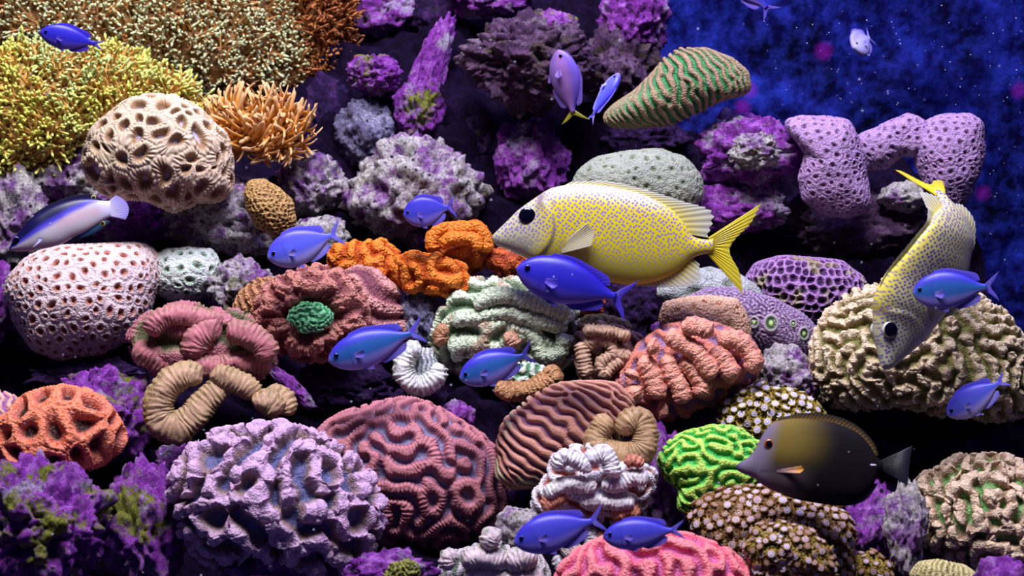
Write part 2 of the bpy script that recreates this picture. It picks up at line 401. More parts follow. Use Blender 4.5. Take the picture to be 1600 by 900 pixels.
# ================================================================== the setting
def wall_mat():
    m, nt, bs = new_mat('blue_back_wall')
    tc = node(nt, 'ShaderNodeTexCoord').outputs['Object']
    a = noise(nt, tc, 9, 6, 0.65); b = noise(nt, tc, 40, 5, 0.7); c = noise(nt, tc, 3, 3, 0.5)
    c0 = ramp(nt, [(0.40, S(5, 5, 40)), (0.52, S(16, 18, 110)), (0.66, S(62, 88, 240))], a)
    c1 = mixc(nt, c0, ramp(nt, [(0.42, S(4, 4, 30)), (0.66, S(70, 90, 235))], b), 0.42)
    c2 = mixc(nt, c1, S(14, 18, 115), rng(nt, c, 0.5, 0.7, 0, 0.4))
    vo = node(nt, 'ShaderNodeTexVoronoi'); vo.inputs['Scale'].default_value = 15; nt.links.new(tc, vo.inputs['Vector'])
    sp = node(nt, 'ShaderNodeSeparateColor'); nt.links.new(vo.outputs['Color'], sp.inputs[0])
    dd = rng(nt, vo.outputs['Distance'], 0.06, 0.30, 1, 0); on = rng(nt, sp.outputs[0], 0.6, 0.62)
    k = node(nt, 'ShaderNodeMath', operation='MULTIPLY'); nt.links.new(dd, k.inputs[0]); nt.links.new(on, k.inputs[1])
    k2 = node(nt, 'ShaderNodeMath', operation='MULTIPLY'); nt.links.new(k.outputs[0], k2.inputs[0]); k2.inputs[1].default_value = 0.75
    c3 = mixc(nt, c2, S(205, 40, 215), k2.outputs[0])
    c3 = mixc(nt, c3, (0.5, 0.5, 0.6), 1.0, 'MULTIPLY'); bs.inputs['Specular IOR Level'].default_value = 0.05
    nt.links.new(c3, bs.inputs['Base Color']); bs.inputs['Roughness'].default_value = 0.8
    bump(nt, bs, b, 0.6, 0.01)
    return m
M_WALL = wall_mat()
g = np.linspace(-1.6, 1.6, 160); h = np.linspace(-0.25, 1.35, 80)
A, B = np.meshgrid(g, h, indexing='ij')
V = np.stack([A.ravel(), np.zeros(A.size), B.ravel()], 1)
V[:, 1] = 0.80 + 0.025 * fbm(V * np.array([6, 1, 6]), 4)
o = build('wall_back', V, gridF(160, 80), M_WALL); o['kind'] = 'structure'; o['label'] = 'dark blue algae-blotched back wall of the tank'
def sand_mat():
    m, nt, bs = new_mat('dark_sand')
    tc = node(nt, 'ShaderNodeTexCoord').outputs['Object']
    n = noise(nt, tc, 300, 4)
    nt.links.new(ramp(nt, [(0.3, S(25, 20, 50)), (0.7, S(75, 62, 110))], n), bs.inputs['Base Color'])
    bump(nt, bs, n, 0.5, 0.004); return m
A, B = np.meshgrid(np.linspace(-1.6, 1.6, 80), np.linspace(-0.75, 0.85, 40), indexing='ij')
V = np.stack([A.ravel(), B.ravel(), np.full(A.size, -0.16)], 1); V[:, 2] += 0.008 * fbm(V * 8, 3)
o = build('floor', V, gridF(80, 40)[:, ::-1], sand_mat()); o['kind'] = 'structure'; o['label'] = 'dark sand floor of the tank'

# the rock bed behind and under everything: a slope that climbs from the front to the back wall
us = np.linspace(-160, 1760, 150); rows = 120
def top_of(u): return np.interp(u, [-160, 880, 950, 1000, 1060, 1200, 1330, 1480, 1540, 1580, 1700, 1760], [-120, -120, -20, 120, 215, 250, 262, 285, 440, 570, 640, 650])
VV = []
for u in us:
    t = np.linspace(0, 1, rows); py = 1080 + (top_of(u) - 1080) * t
    VV.append(P(np.full(rows, u), py, ysurf(u, py) + 0.10))
    last = VV[-1][-1]
    k = np.linspace(0.05, 1, 14)[:, None]
    VV[-1] = np.concatenate([VV[-1], last[None] + (np.array([last[0], 0.84, last[2] - 0.05]) - last)[None] * k])
VV = np.array(VV); nr = VV.shape[1]
V = VV.reshape(-1, 3)
nz = fbm(V * 9, 4); nz2 = fbm(V * 30 + 5, 3)
V = V + np.array([0, -0.6, 0.6])[None] * (0.055 * nz + 0.020 * nz2)[:, None]
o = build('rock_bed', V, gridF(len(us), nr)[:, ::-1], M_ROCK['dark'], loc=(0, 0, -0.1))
tag(o, 'dark purple bed of reef rock sloping up behind all the corals', 'rock')

# ================================================================== live rocks
_ico = {}
def ico(k):
    if k not in _ico:
        import bmesh
        bm = bmesh.new(); bmesh.ops.create_icosphere(bm, subdivisions=k, radius=1)
        _ico[k] = (np.array([v.co[:] for v in bm.verts]), np.array([[v.index for v in f.verts] for f in bm.faces])); bm.free()
    return _ico[k]
rock_i = [0]
def rock(label, x0, y0, x1, y1, kind, dy=0.02, deep=0.7, k=5, rot=0, rough=0.30, name='live_rock'):
    rock_i[0] += 1; sd = rock_i[0] * 3.7
    V, F = ico(k); cx, cy = (x0 + x1) / 2, (y0 + y1) / 2
    C = P1(cx, cy, ysurf(cx, cy) + dy); X, U, N = frame(C); s = pxsize(C)
    d = V + 0
    big = fbm(d * 1.3 + sd, 3); mid = fbm(d * 3.2 + sd * 2, 4)
    bil = np.abs(fbm(d * 2.6 + sd * 3, 2)); bi2 = np.abs(fbm(d * 6.5 + sd * 5, 2)); pit = np.clip(perlin(d * 4.2 + sd * 4) - 0.28, 0, 1)
    fine = fbm(d * 11 + sd, 3)
    r = 1 + rough * big + rough * 0.3 * mid + rough * 0.9 * bil + rough * 0.45 * bi2 - rough * 2.2 * pit + rough * 0.14 * fine
    W = d * r[:, None]
    W = (W - W.min(0)) / (W.max(0) - W.min(0)) * 2 - 1
    hx, hy = (x1 - x0) / 2, (y1 - y0) / 2
    if rot:
        c, sn = math.cos(rot), math.sin(rot)
        L = math.hypot(hx, hy); W = W * np.array([L, L * 0.30, 1]); W = np.stack([W[:, 0] * c - W[:, 1] * sn, W[:, 0] * sn + W[:, 1] * c, W[:, 2] * min(hx, hy) * deep], 1)
    else: W = W * np.array([hx, hy, min(hx, hy) * deep * 1.3])
    Vw = C[None] + s * (W[:, :1] * X[None] + W[:, 1:2] * U[None] + W[:, 2:3] * N[None])
    o = build(name, Vw, F, M_ROCK[kind], loc=C - np.array([0, 0, 1]) * s * hy * 0.9)
    return tag(o, label, 'rock')
RK = [
 ('pale pitted rock left of the tan grooved brain coral', 50, 208, 185, 335, 'pale', 0.03, .8, 5),
 ('purple and white rock at the tank edge behind the black-backed wrasse', -40, 255, 90, 420, 'pale', 0.03, .7, 5),
 ('purple rock under the black-backed wrasse tail, below the tan brain coral', 120, 295, 285, 390, 'purple', 0.035, .8, 5),
 ('pitted purple and white rock carrying the small ochre coral', 255, 268, 460, 405, 'pale', 0.04, .8, 5),
 ('smooth pale lilac rock under the orange anemone', 425, 228, 545, 345, 'pale', 0.06, .8, 5),
 ('crusty purple rock right of the mint pitted coral', 310, 395, 435, 500, 'pale', 0.045, .7, 5),
 ('small pale rock between the orange corals and the pale blue chromis', 455, 335, 550, 400, 'pale', 0.05, .7, 4),
 ('large pale rock with green algae below the overhang, behind the orange corals', 528, 205, 775, 405, 'pale', 0.05, .8, 5),
 ('lilac-pink rock strip right of the large pale rock', 770, 182, 895, 320, 'purple', 0.07, .6, 5),
 ('rock with a yellow-green algae cap standing alone in the dark gap', 540, 84, 632, 152, 'green', 0.01, .9, 5),
 ('tall purple rock ridge leaning beside the round overhang boulder', 632, 22, 712, 215, 'purple', 0.06, .6, 5, 1.22),
 ('big round dull brown boulder overhanging with a purple rim', 705, 12, 945, 188, 'dim', -0.06, .8, 6),
 ('pale yellow capped knob on top of the overhanging boulder', 832, 12, 905, 62, 'green', -0.10, .8, 4),
 ('dull purple rock between the boulder and the green-edged plate coral', 905, 30, 1045, 185, 'dim', 0.02, .7, 5),
 ('bright purple knob at the top right of the reef', 930, -35, 1050, 105, 'purple', -0.02, .8, 5),
 ('purple rock rising out of the top edge above the boulder', 690, -60, 850, 30, 'purple', 0.02, .7, 5),
 ('shadowed purple rock at the top beside the brown tentacled coral', 540, -40, 680, 70, 'purple', 0.10, .6, 5),
 ('dim lilac rock in shade left of the large pale rock', 520, 150, 620, 265, 'grey', 0.07, .6, 5),
 ('bright purple rock with white crust beside the lavender slab corals', 1085, 168, 1265, 300, 'purple', -0.02, .8, 5),
 ('white-crusted purple knob in front of the bright purple rock', 1135, 205, 1222, 268, 'pale', -0.07, .8, 5),
 ('dark purple rock under the pale green pitted dome', 1055, 280, 1235, 370, 'purple', 0.03, .6, 5),
 ('dark cave rock under the lavender slab corals', 1215, 285, 1460, 425, 'dim', 0.07, .6, 5),
 ('pale lilac rock tip beside the diving fish tail', 1370, 280, 1450, 335, 'pale', 0.0, .7, 4),
 ('purple rock at the tank edge under the pink pitted coral', -60, 395, 28, 545, 'purple', 0.03, .7, 5),
 ('green algae mottled purple rock right of the orange cup coral', 80, 568, 246, 735, 'green', 0.02, .8, 5),
 ('large bright purple rock with green patches below the orange cup coral', -60, 700, 185, 960, 'green', -0.02, .8, 6),
 ('purple rock with yellow-green algae left of the lilac knobbly coral', 150, 705, 298, 930, 'green', 0.02, .7, 5),
 ('dark purple rock behind the lilac knobbly coral', 235, 690, 350, 790, 'purple', 0.08, .6, 5),
 ('purple shard sticking out beside the olive folded coral', 425, 570, 492, 645, 'purple', 0.03, .5, 4, -0.8),
 ('grey lilac rock under the orange ruffled corals', 622, 440, 700, 560, 'grey', 0.03, .8, 5),
 ('small grey lilac rock behind the mint folded coral', 728, 420, 832, 470, 'grey', 0.03, .8, 4),
 ('little purple rock behind the maroon brain coral', 684, 622, 745, 684, 'purple', 0.06, .7, 4),
 ('white speckled purple rock between maroon brain coral and white folded coral', 770, 790, 870, 870, 'pale', 0.03, .7, 4),
 ('purple rock between the white folded coral and neon green coral', 990, 655, 1078, 845, 'purple', 0.045, .7, 5),
 ('purple and white rock between the salmon ribbed coral and the big beige coral', 1165, 535, 1286, 650, 'pale', 0.03, .7, 5),
 ('small violet knob left of the peach encrusting coral', 1015, 500, 1055, 535, 'purple', 0.02, .7, 4),
 ('pale crusted rock behind the brown surgeonfish tail', 1378, 742, 1450, 900, 'pale', 0.0, .7, 5),
 ('purple rock under the brown surgeonfish belly', 1312, 745, 1400, 900, 'purple', 0.04, .7, 5),
 ('dark rock plate holding up the big beige coral', 1285, 605, 1570, 700, 'dark', 0.045, .6, 5),
 ('purple rock corner below the beige-green coral', 1520, 868, 1640, 960, 'purple', 0.0, .7, 4),
 ('purple rock at the bottom between the lilac and maroon corals', 530, 855, 690, 960, 'purple', 0.0, .7, 5),
 ('dark purple rock below the lilac knobbly coral', 330, 858, 540, 960, 'purple', 0.05, .6, 5),
 ('green-flecked purple rock pillar under the leaning purple ridge', 612, 118, 698, 225, 'green', 0.05, .6, 5),
 ('shade-toned rock at the back of the cave under the overhanging boulder', 690, 180, 795, 300, 'shade_tone', 0.11, .5, 5),
 ('shade-toned rock under the green-grooved plate coral', 930, 165, 1085, 262, 'shade_tone', 0.08, .5, 5),
 ('shade-toned rock in the gap under the brown cup coral', 455, 550, 625, 650, 'shade_tone', 0.07, .5, 5),
 ('shade-toned rock in the gap above the maroon brain coral', 590, 590, 775, 690, 'shade_tone', 0.095, .5, 5),
 ('shade-toned rock in the gap below the cream-walled pitted dome', 40, 550, 225, 628, 'shade_tone', 0.08, .5, 5),
 ('shade-toned rock behind the tail of the dark blue chromis', 930, 430, 1030, 525, 'shade_tone', 0.07, .5, 4),
 ('shade-toned rock in the gap under the salmon ribbed coral', 1050, 632, 1200, 708, 'shade_tone', 0.035, .5, 4),
 ('shade-toned rock below the grooved coral beside the maroon brain coral', 785, 735, 875, 820, 'shade_tone', 0.085, .5, 4),
 ('shade-toned rock in the gap behind the green mottled rock', 225, 630, 340, 715, 'shade_tone', 0.09, .5, 5),
 ('shade-toned rock between the shaded lilac rock and the brown tentacled coral', 470, 110, 560, 230, 'shade_tone', 0.10, .5, 4),
 ('shade-toned violet rock at the top left of the overhanging boulder', 640, -20, 730, 70, 'shade_tone', 0.09, .5, 4),
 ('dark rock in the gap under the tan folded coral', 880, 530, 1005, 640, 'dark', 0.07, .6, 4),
]
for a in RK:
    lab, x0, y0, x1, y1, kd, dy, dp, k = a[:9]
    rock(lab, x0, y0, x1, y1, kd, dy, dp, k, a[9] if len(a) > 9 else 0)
# ================================================================== corals
def K(r, g, b):
    c = S(r, g, b); l = c.mean(); return (c * 0.93 + l * 0.07) * 0.97
# --- tentacled carpets
def tentacles(part, parent, m, n, length, r0, tipr, cbase, ctip, seed, up=0.5, spread=0.5, tiphue=None):
    r = np.random.RandomState(seed)
    vis = (m.th < 1.75)
    w8 = np.sin(np.clip(m.th, 0.02, 3)) * vis; G = m.V.reshape(m.N, m.N, 3)
    ar = np.linalg.norm(np.cross(np.gradient(G, axis=0), np.gradient(G, axis=1)), axis=2).ravel() * vis
    idx = r.choice(len(m.V), n, p=ar / ar.sum())
    base = m.V[idx] + m.n[idx] * m.d[idx][:, None] + r.normal(size=(n, 3)) * 1.5
    tuft = np.stack([perlin(base / 24 + 31 * i) for i in range(3)], 1)
    dirn = m.n[idx] * 0.7 + np.array([0, up, 0.15])[None] + spread * r.normal(size=(n, 3)) * 0.55 + tuft * 1.2
    dirn /= np.linalg.norm(dirn, axis=1)[:, None]
    bend = r.normal(size=(n, 3)) * 0.6; L = length * r.uniform(0.65, 1.3, n)
    ts = np.array([0, 0.45, 0.82, 0.87, 1.0, 1.07]); rs = np.array([1.3, 1.0, 0.95, tipr / r0, tipr / r0, 0.15]); ns = 4
    up_ = np.array([0.3, 0.2, 0.9]); s1 = np.cross(dirn, up_); s1 /= np.linalg.norm(s1, axis=1)[:, None]; s2 = np.cross(dirn, s1)
    V = np.zeros((n, len(ts), ns, 3)); col = np.zeros_like(V)
    cb = cbase[None] * r.uniform(0.75, 1.2, (n, 1)); ct = ctip[None] * r.uniform(0.8, 1.15, (n, 1))
    if tiphue is not None:
        f = sstep(-0.1, 0.3, fbm(base / 110 + seed, 2)); ct = mix(ct, tiphue[None], f)
    for i, t in enumerate(ts):
        c = base + dirn * (L * t)[:, None] + bend * (L * t * t * 0.5)[:, None]
        for k in range(ns):
            a = 2 * np.pi * k / ns
            V[:, i, k] = c + r0 * rs[i] * (math.cos(a) * s1 + math.sin(a) * s2)
            col[:, i, k] = cb if i < 3 else ct
    q = gridF(len(ts), ns, True)
    F = (q[None] + (np.arange(n) * len(ts) * ns)[:, None, None]).reshape(-1, 4)
    W = world(m, V.reshape(-1, 3)) - np.array(parent.location)[None]
    o = build(part, W, F, M_TENT, parent, col.reshape(-1, 3)); o['kind'] = 'stuff'
    return o
def carpet(name, label, poly, Y, N, n, length, r0, tipr, cbase, ctip, seed, depth=0.8, lump=(14, 55), **kw):
    m = mound(poly, Y, N, depth=depth, lump=lump, seed=seed)
    m.d = np.zeros(len(m.V)); root = empty(name, m.base); tag(root, label, 'coral')
    col = np.tile(cbase * 0.6, (len(m.V), 1))
    build('colony_base', world(m, m.V) - m.base[None], m.F, M_FLESH, root, col)
    tentacles('tentacles', root, m, n, length, r0, tipr, cbase, ctip, seed, **kw)
    return root
carpet('carpet_coral', 'wide brown carpet of fine tentacles with pale mint tips', [(-60,70),(-70,-70),(250,-80),(430,-70),(462,0),(478,60),(485,105),(468,158),(430,162),(380,148),(320,185),(200,150),(60,130)],
       0.40, 110, 6600, 15, 1.8, 2.3, K(195, 142, 78), K(212, 222, 165), 1, depth=0.7)
carpet('carpet_coral', 'brown tentacled coral without bright tips beside the dark gap', [(468,-60),(545,-60),(542,40),(538,120),(515,155),(492,150),(478,60)],
       0.445, 60, 1000, 18, 2.0, 2.0, K(150, 88, 40), K(180, 110, 58), 2, depth=0.9)
carpet('carpet_coral', 'yellow tentacled coral with glowing lime tips behind the tan brain coral', [(-70,250),(-70,95),(20,84),(100,76),(180,90),(245,120),(290,145),(322,182),(300,215),(210,225),(140,225),(70,262),(10,280)],
       0.235, 100, 3800, 16, 2.1, 2.5, K(218, 172, 82), K(228, 236, 105), 3, depth=0.6, tiphue=K(205, 225, 140))

# --- orange anemone: every tentacle can be told apart
def anemone():
    poly = [(330,200),(350,168),(385,158),(430,165),(470,185),(482,215),(460,238),(410,245),(360,240),(335,225)]
    m = mound(poly, 0.20, 50, depth=0.8, lump=(4, 40), seed=4)
    root = empty('anemone', m.base); tag(root, 'orange anemone of long soft tentacles right of the tan brain coral', 'anemone')
    build('column', world(m, m.V * 0.85) - m.base[None], m.F, M_FLESH, root, np.tile(K(150, 95, 45), (len(m.V), 1)))
    r = np.random.RandomState(11); variants = []
    for v in range(5):
        t = np.array([0, .15, .3, .45, .6, .75, .86, .93, .98, 1.0]); n, ns = len(t), 7; L = 30
        bx = L * t ** 2 * r.uniform(0.8, 1.6); by = 0.22 * L * np.sin(t * 3.5) * r.choice([-1, 1])
        rad = np.interp(t, [0, 0.5, 0.85, 0.93, 0.98, 1], [3.6, 3.5, 3.2, 3.7, 2.9, 0.3])
        a = np.linspace(0, 2 * np.pi, ns, endpoint=False)
        V = np.stack([(bx[:, None] + rad[:, None] * np.cos(a)), (by[:, None] + rad[:, None] * np.sin(a)), (t * L)[:, None] + 0 * a], -1).reshape(-1, 3)
        col = mix(np.tile(K(218, 150, 50), (len(V), 1)), K(240, 190, 125)[None], np.repeat(sstep(0.6, 0.95, t), ns))
        o = build('tentacle', V * m.s, gridF(n, ns, True), M_TENT, None, col)
        variants.append(o.data); bpy.data.objects.remove(o)
    ok = np.where(m.th < 1.7)[0]
    G = m.V.reshape(m.N, m.N, 3); ar = np.linalg.norm(np.cross(np.gradient(G, axis=0), np.gradient(G, axis=1)), axis=2).ravel()[ok]
    idx = r.choice(ok, 290, p=ar / ar.sum(), replace=False)
    for j, i in enumerate(idx):
        o = bpy.data.objects.new('tentacle', variants[j % 5]); COL.objects.link(o); o.parent = root
        p = world(m, m.V[i:i + 1] * 0.85)[0] - m.base
        d = m.n[i] * 0.6 + np.array([0.9, -0.1 + 0.5 * r.normal() * 0.5, 0.1]) * (0.55 if m.V[i, 0] > -25 else -0.4) + 0.25 * r.normal(size=3)
        d = d[0] * m.X + d[1] * m.U + d[2] * m.Nn; d /= np.linalg.norm(d)
        side = np.cross(np.array([0, 0, -1.0]), d); side /= np.linalg.norm(side) + 1e-9; x = np.cross(side, d)
        if r.rand() < 0.3: x, side = side, -x
        o.matrix_local = Matrix([[x[k], side[k], d[k], p[k]] for k in range(3)] + [[0, 0, 0, 1]]) @ Matrix.Scale(r.uniform(0.7, 1.05), 4)
anemone()

# --- tan grooved brain coral
coral('brain_coral', 'tan brain coral dome with deep ribbed cups and white walls', [(148,267),(145,250),(155,209),(175,189),(202,169),(236,160),(270,162),(304,179),(324,199),(344,219),(352,256),(349,294),(334,306),(304,306),(270,320),(236,305),(209,298),(182,300),(160,285)],
      N=250, Y=0.115, mound_kw=dict(depth=0.85, lump=(4, 70), seed=5), rel=dict(tile='cell', wl=30, amp=13, tb=(0.35, 0.8), sept=1.8, cols=(K(180, 175, 198), K(150, 112, 70), K(212, 188, 158)), prof='tube', stops=(-0.75, 0.0, 0.6), scol=0.35, warp=0.6), mat=M_SEPTA)
coral('encrusting_coral', 'small ochre fine-grained coral stuck on the pitted purple rock', [(383,300),(392,285),(415,282),(440,296),(455,320),(461,345),(450,364),(428,372),(402,352),(388,325)],
      N=110, Y=0.135, mound_kw=dict(depth=0.6, lump=(3, 30), seed=6), rel=dict(tile='cell2', prof='wall', wl=8, amp=2.5, sept=0, cols=(K(105, 66, 40), K(160, 118, 62), K(196, 156, 88))), mat=M_GRAIN)

# --- pink pitted coral on the left and the mint one beside it
coral('pitted_coral', 'dome coral with cream walls and brown pits under the black-backed wrasse', [(20,452),(26,430),(51,405),(84,391),(118,386),(152,387),(202,390),(229,393),(245,408),(247,432),(240,455),(225,490),(200,525),(150,552),(94,556),(55,535),(30,490)],
      N=240, dy=0.01, mound_kw=dict(depth=0.9, lump=(4, 80), seed=7, lean=0.25), rel=dict(tile='cell2', wl=20, amp=7, sept=1.0, cols=(K(118, 40, 42), K(186, 118, 92), K(232, 208, 205)), prof='pit', stops=(-0.75, -0.2, 0.35), scol=0.22))
coral('pitted_coral', 'small mint-white coral with maroon pits beside the cream-walled dome', [(243,402),(262,391),(300,391),(330,396),(338,412),(336,440),(310,462),(280,470),(250,455),(238,430)],
      N=120, dy=0.035, mound_kw=dict(depth=0.8, lump=(3, 50), seed=8), rel=dict(tile='cell', wl=20, amp=6, sept=1.0, cols=(K(110, 50, 70), K(150, 190, 150), K(225, 235, 220)), prof='pit', stops=(-0.7, -0.3, 0.3), scol=0.2))

# --- orange ruffled corals
ORG = (S(180, 78, 14), S(216, 104, 20), S(236, 134, 45))
coral('ruffled_coral', 'orange ruffled coral lobe behind the brown cup coral', [(512,408),(520,392),(545,382),(585,380),(615,392),(632,405),(640,425),(635,448),(610,450),(575,430),(540,420),(514,420)],
      N=110, dy=-0.01, mound_kw=dict(depth=0.9, lump=(9, 28), seed=9), rel=dict(tile='b', wl=24, amp=5, sept=0, gran=1.2, gs=5, cols=ORG), mat=M_GRAIN)
coral('ruffled_coral', 'low orange ruffled coral with a grey crack down its middle', [(622,405),(650,396),(680,398),(700,410),(722,418),(735,446),(722,457),(700,462),(665,455),(635,450),(626,425)],
      N=110, dy=-0.03, mound_kw=dict(depth=0.8, lump=(9, 26), seed=10), rel=dict(tile='b', wl=24, amp=5, sept=0, gran=1.2, gs=5, cols=ORG), mat=M_GRAIN)
root = empty('ruffled_coral', P1(715, 425, 0.10)); tag(root, 'cup-shaped orange coral with rolled rim in front of the yellow fish mouth', 'coral')
coral(None, None, [(670,375),(682,356),(715,350),(745,351),(760,368),(766,395),(752,418),(722,430),(698,415),(678,400)], Y=0.105, N=110,
      mound_kw=dict(depth=0.9, lump=(4, 30), seed=12), rel=dict(tile='b', wl=26, amp=4, sept=0, gran=1.5, gs=5, cols=(K(165, 66, 12), K(195, 85, 14), K(215, 105, 25))), mat=M_GRAIN, parent=root, part='cup')
ribbon('rim', root, [(676,396),(676,372),(690,360),(718,357),(744,356),(758,372),(761,396)], 11, 0.08, ORG, N=(90, 22), sept=9, samp_=0.5, mat=M_GRAIN)
ribbon('rim', root, [(690,388),(700,374),(722,372),(742,376),(748,392)], 10, 0.066, ORG, N=(70, 22), sept=9, samp_=0.5, mat=M_GRAIN)
coral('ruffled_coral', 'dark orange coral under the yellow fish throat', [(757,398),(780,390),(815,394),(845,410),(850,428),(820,436),(785,428),(762,415)],
      N=70, dy=0.0, mound_kw=dict(depth=0.9, lump=(4, 25), seed=13), rel=dict(tile='b', wl=20, amp=3, sept=0, gran=1.2, cols=(K(150, 55, 12), K(185, 75, 16), K(205, 92, 25))), mat=M_GRAIN)
coral('ruffled_coral', 'red-orange stubby coral behind the dark blue chromis tail', [(895,450),(915,432),(938,436),(944,460),(940,490),(915,498),(892,485),(886,465)],
      N=60, dy=0.02, mound_kw=dict(depth=0.9, lump=(3, 25), seed=14), rel=dict(tile='b', wl=18, amp=3, sept=0, gran=1, cols=(K(150, 40, 20), K(205, 65, 35), K(235, 110, 60))), mat=M_GRAIN)

# --- brown cup coral with green mouth
BRW = (K(120, 58, 58), K(150, 84, 78), K(192, 122, 108))
root = empty('cup_coral', P1(515, 545, 0.03)); tag(root, 'rough reddish-brown cup coral with a bright green mouth', 'coral')
def cup(m, d, col):
    lx, ly = m.V[:, 0], m.V[:, 1]; dd = np.hypot((lx + 2) / 38.0, (ly + 10) / 27.0)
    d = d - 52 * (1 - sstep(0.5, 1.35, dd)) + 7 * np.exp(-((dd - 1.9) / 0.35) ** 2)
    ang = np.arctan2(ly + 10, lx + 2)
    d = d + 1.6 * np.sin(ang * 26 + 2 * np.sin(dd * 5)) * sstep(0.9, 1.3, dd)
    return d, col
coral(None, None, [(404,505),(410,470),(432,440),(465,424),(500,420),(535,430),(558,455),(570,490),(566,520),(545,545),(505,556),(460,548),(420,530)], Y=0.01, N=220,
      mound_kw=dict(depth=0.75, lump=(4, 45), seed=15, center=(487, 488)), rel=dict(tile='b', wl=34, amp=6, sept=0, gran=3.2, gs=6.5, cols=BRW, gcol=0.5, gtint=K(205, 138, 112)), parent=root, part='cup_rim', extra=cup, mat=M_GRAIN)
coral(None, None, [(520,470),(535,432),(560,420),(590,428),(612,450),(625,485),(632,520),(615,535),(570,545),(545,530)], Y=0.05, N=150,
      mound_kw=dict(depth=0.8, lump=(5, 40), seed=16), rel=dict(tile='c', wl=40, rot=1.2, amp=7, sept=0, gran=3, gs=6.5, cols=(K(120, 62, 75), K(165, 98, 100), K(205, 140, 135)), gcol=0.5, gtint=K(222, 165, 150)), parent=root, part='lobe', mat=M_GRAIN)
coral(None, None, [(450,498),(458,482),(480,472),(502,475),(519,490),(517,506),(500,517),(472,517)], Y=-0.025, N=70,
      mound_kw=dict(depth=0.35, lump=(3, 14), seed=17), rel=dict(tile='a', wl=9, amp=2, sept=0, gran=1.5, cols=(K(50, 150, 90), K(85, 205, 120), K(150, 240, 170))), parent=root, part='oral_disc')
root = empty('cup_coral', P1(400, 505, 0.05)); tag(root, 'small ochre coral lobe with green base left of the brown cup coral', 'coral')
coral(None, None, [(366,480),(380,455),(402,438),(425,436),(430,460),(420,490),(405,512),(380,508),(362,498)], Y=0.035, N=110,
      mound_kw=dict(depth=0.7, lump=(3, 30), seed=18), rel=dict(tile='c', wl=12, rot=0.3, amp=3, sept=0, gran=1.8, cols=(K(130, 82, 50), K(165, 110, 70), K(196, 140, 92))), parent=root, part='lobe', mat=M_GRAIN)
coral(None, None, [(386,500),(394,486),(410,484),(414,500),(405,516),(390,515)], Y=0.012, N=50, mound_kw=dict(depth=0.5, lump=(2, 14), seed=19),
      rel=dict(tile='a', wl=8, amp=2, sept=0, gran=1, cols=(K(60, 170, 100), K(95, 215, 130), K(160, 240, 180))), parent=root, part='oral_disc')

# --- pink and green folded coral, left middle
root = empty('folded_coral', P1(330, 590, -0.05)); tag(root, 'pink folded coral with olive green inner folds', 'coral')
PKG = (K(100, 100, 50), K(165, 118, 105), K(192, 112, 122))
coral(None, None, [(212,530),(225,505),(250,488),(290,482),(330,490),(370,498),(395,512),(410,545),(418,575),(402,588),(360,582),(310,578),(275,588),(245,570),(222,550)], Y=-0.03, N=170,
      mound_kw=dict(depth=0.7, lump=(5, 50), seed=20), rel=dict(tile='b', wl=48, amp=12, sept=1.4, gran=1.2, cols=(K(78, 80, 45), K(140, 118, 90), K(185, 112, 120)), scol=0.2), parent=root, part='flesh')
for pth, rd in (([(215,536),(240,556),(268,572),(292,580)], 20), ([(232,520),(252,496),(285,492),(320,500),(345,510)], 16), ([(300,560),(308,530),(328,516),(345,522)], 21),
                ([(352,520),(380,520),(408,538),(418,566)], 20), ([(300,568),(340,572),(375,566),(425,576)], 16)):
    ribbon('fold', root, pth, rd, -0.06, PKG, N=(120, 28), sept=7, samp_=1.3, gran=1.8, flat=0.8, mat=M_SEPTA)

# --- olive curled coral below it
root = empty('folded_coral', P1(340, 670, -0.10)); tag(root, 'olive curled coral ribbon hanging over the dark gap', 'coral')
OLV = (K(95, 92, 35), K(150, 128, 75), K(190, 152, 118))
ribbon('fold', root, [(318,592),(292,584),(262,600),(248,628),(252,656),(276,668),(300,652),(322,628),(345,608),(368,600)], [16,20,22,23,23,24,23,21,18,14], -0.115, OLV, N=(280, 32), sept=7.5, samp_=1.5, gran=1.6, flat=0.75, mat=M_SEPTA)
ribbon('fold', root, [(330,582),(352,588),(380,602),(402,624)], [14,18,19,16], -0.105, OLV, N=(110, 28), sept=7.5, samp_=1.4, gran=1.6, flat=0.75, mat=M_SEPTA)
ribbon('fold', root, [(394,628),(418,628),(440,648)], [15,21,18], -0.112, OLV, N=(90, 28), sept=7.5, samp_=1.4, gran=1.6, flat=0.75, mat=M_SEPTA)
ribbon('fold', root, [(420,606),(442,622),(452,650)], [12,16,15], -0.09, OLV, N=(90, 24), sept=7.5, samp_=1.4, gran=1.6, flat=0.75, mat=M_SEPTA)

# --- mint folded coral, centre
root = empty('folded_coral', P1(790, 590, 0.0)); tag(root, 'mint green folded coral with brown patches below the dark blue chromis', 'coral')
MNT = (K(95, 120, 85), K(168, 190, 150), K(212, 228, 192))
coral(None, None, [(680,530),(690,490),(712,462),(745,450),(800,445),(850,458),(892,482),(898,512),(885,560),(862,572),(820,580),(770,585),(725,575),(692,558)], Y=0.035, N=200,
      mound_kw=dict(depth=0.65, lump=(7, 55), seed=21), rel=dict(tile='d', wl=34, rot=1.4, amp=11, sept=0.8, gran=3.0, gs=6, cols=MNT, alt=(K(165, 112, 78), 45, 0.15), gcol=0.4), parent=root, part='flesh')
for pth, rd in (([(740,478),(775,462),(820,468),(862,482),(890,490)], 12), ([(705,500),(745,495),(790,488),(835,500),(880,510)], 11), ([(700,545),(730,535),(765,542),(790,552)], 14),
                ([(788,510),(820,516),(838,532),(850,556),(874,548),(882,520)], 12)):
    ribbon('fold', root, pth, rd, -0.0, MNT, N=(120, 24), sept=8, samp_=0.8, gran=2.6, gs=6)
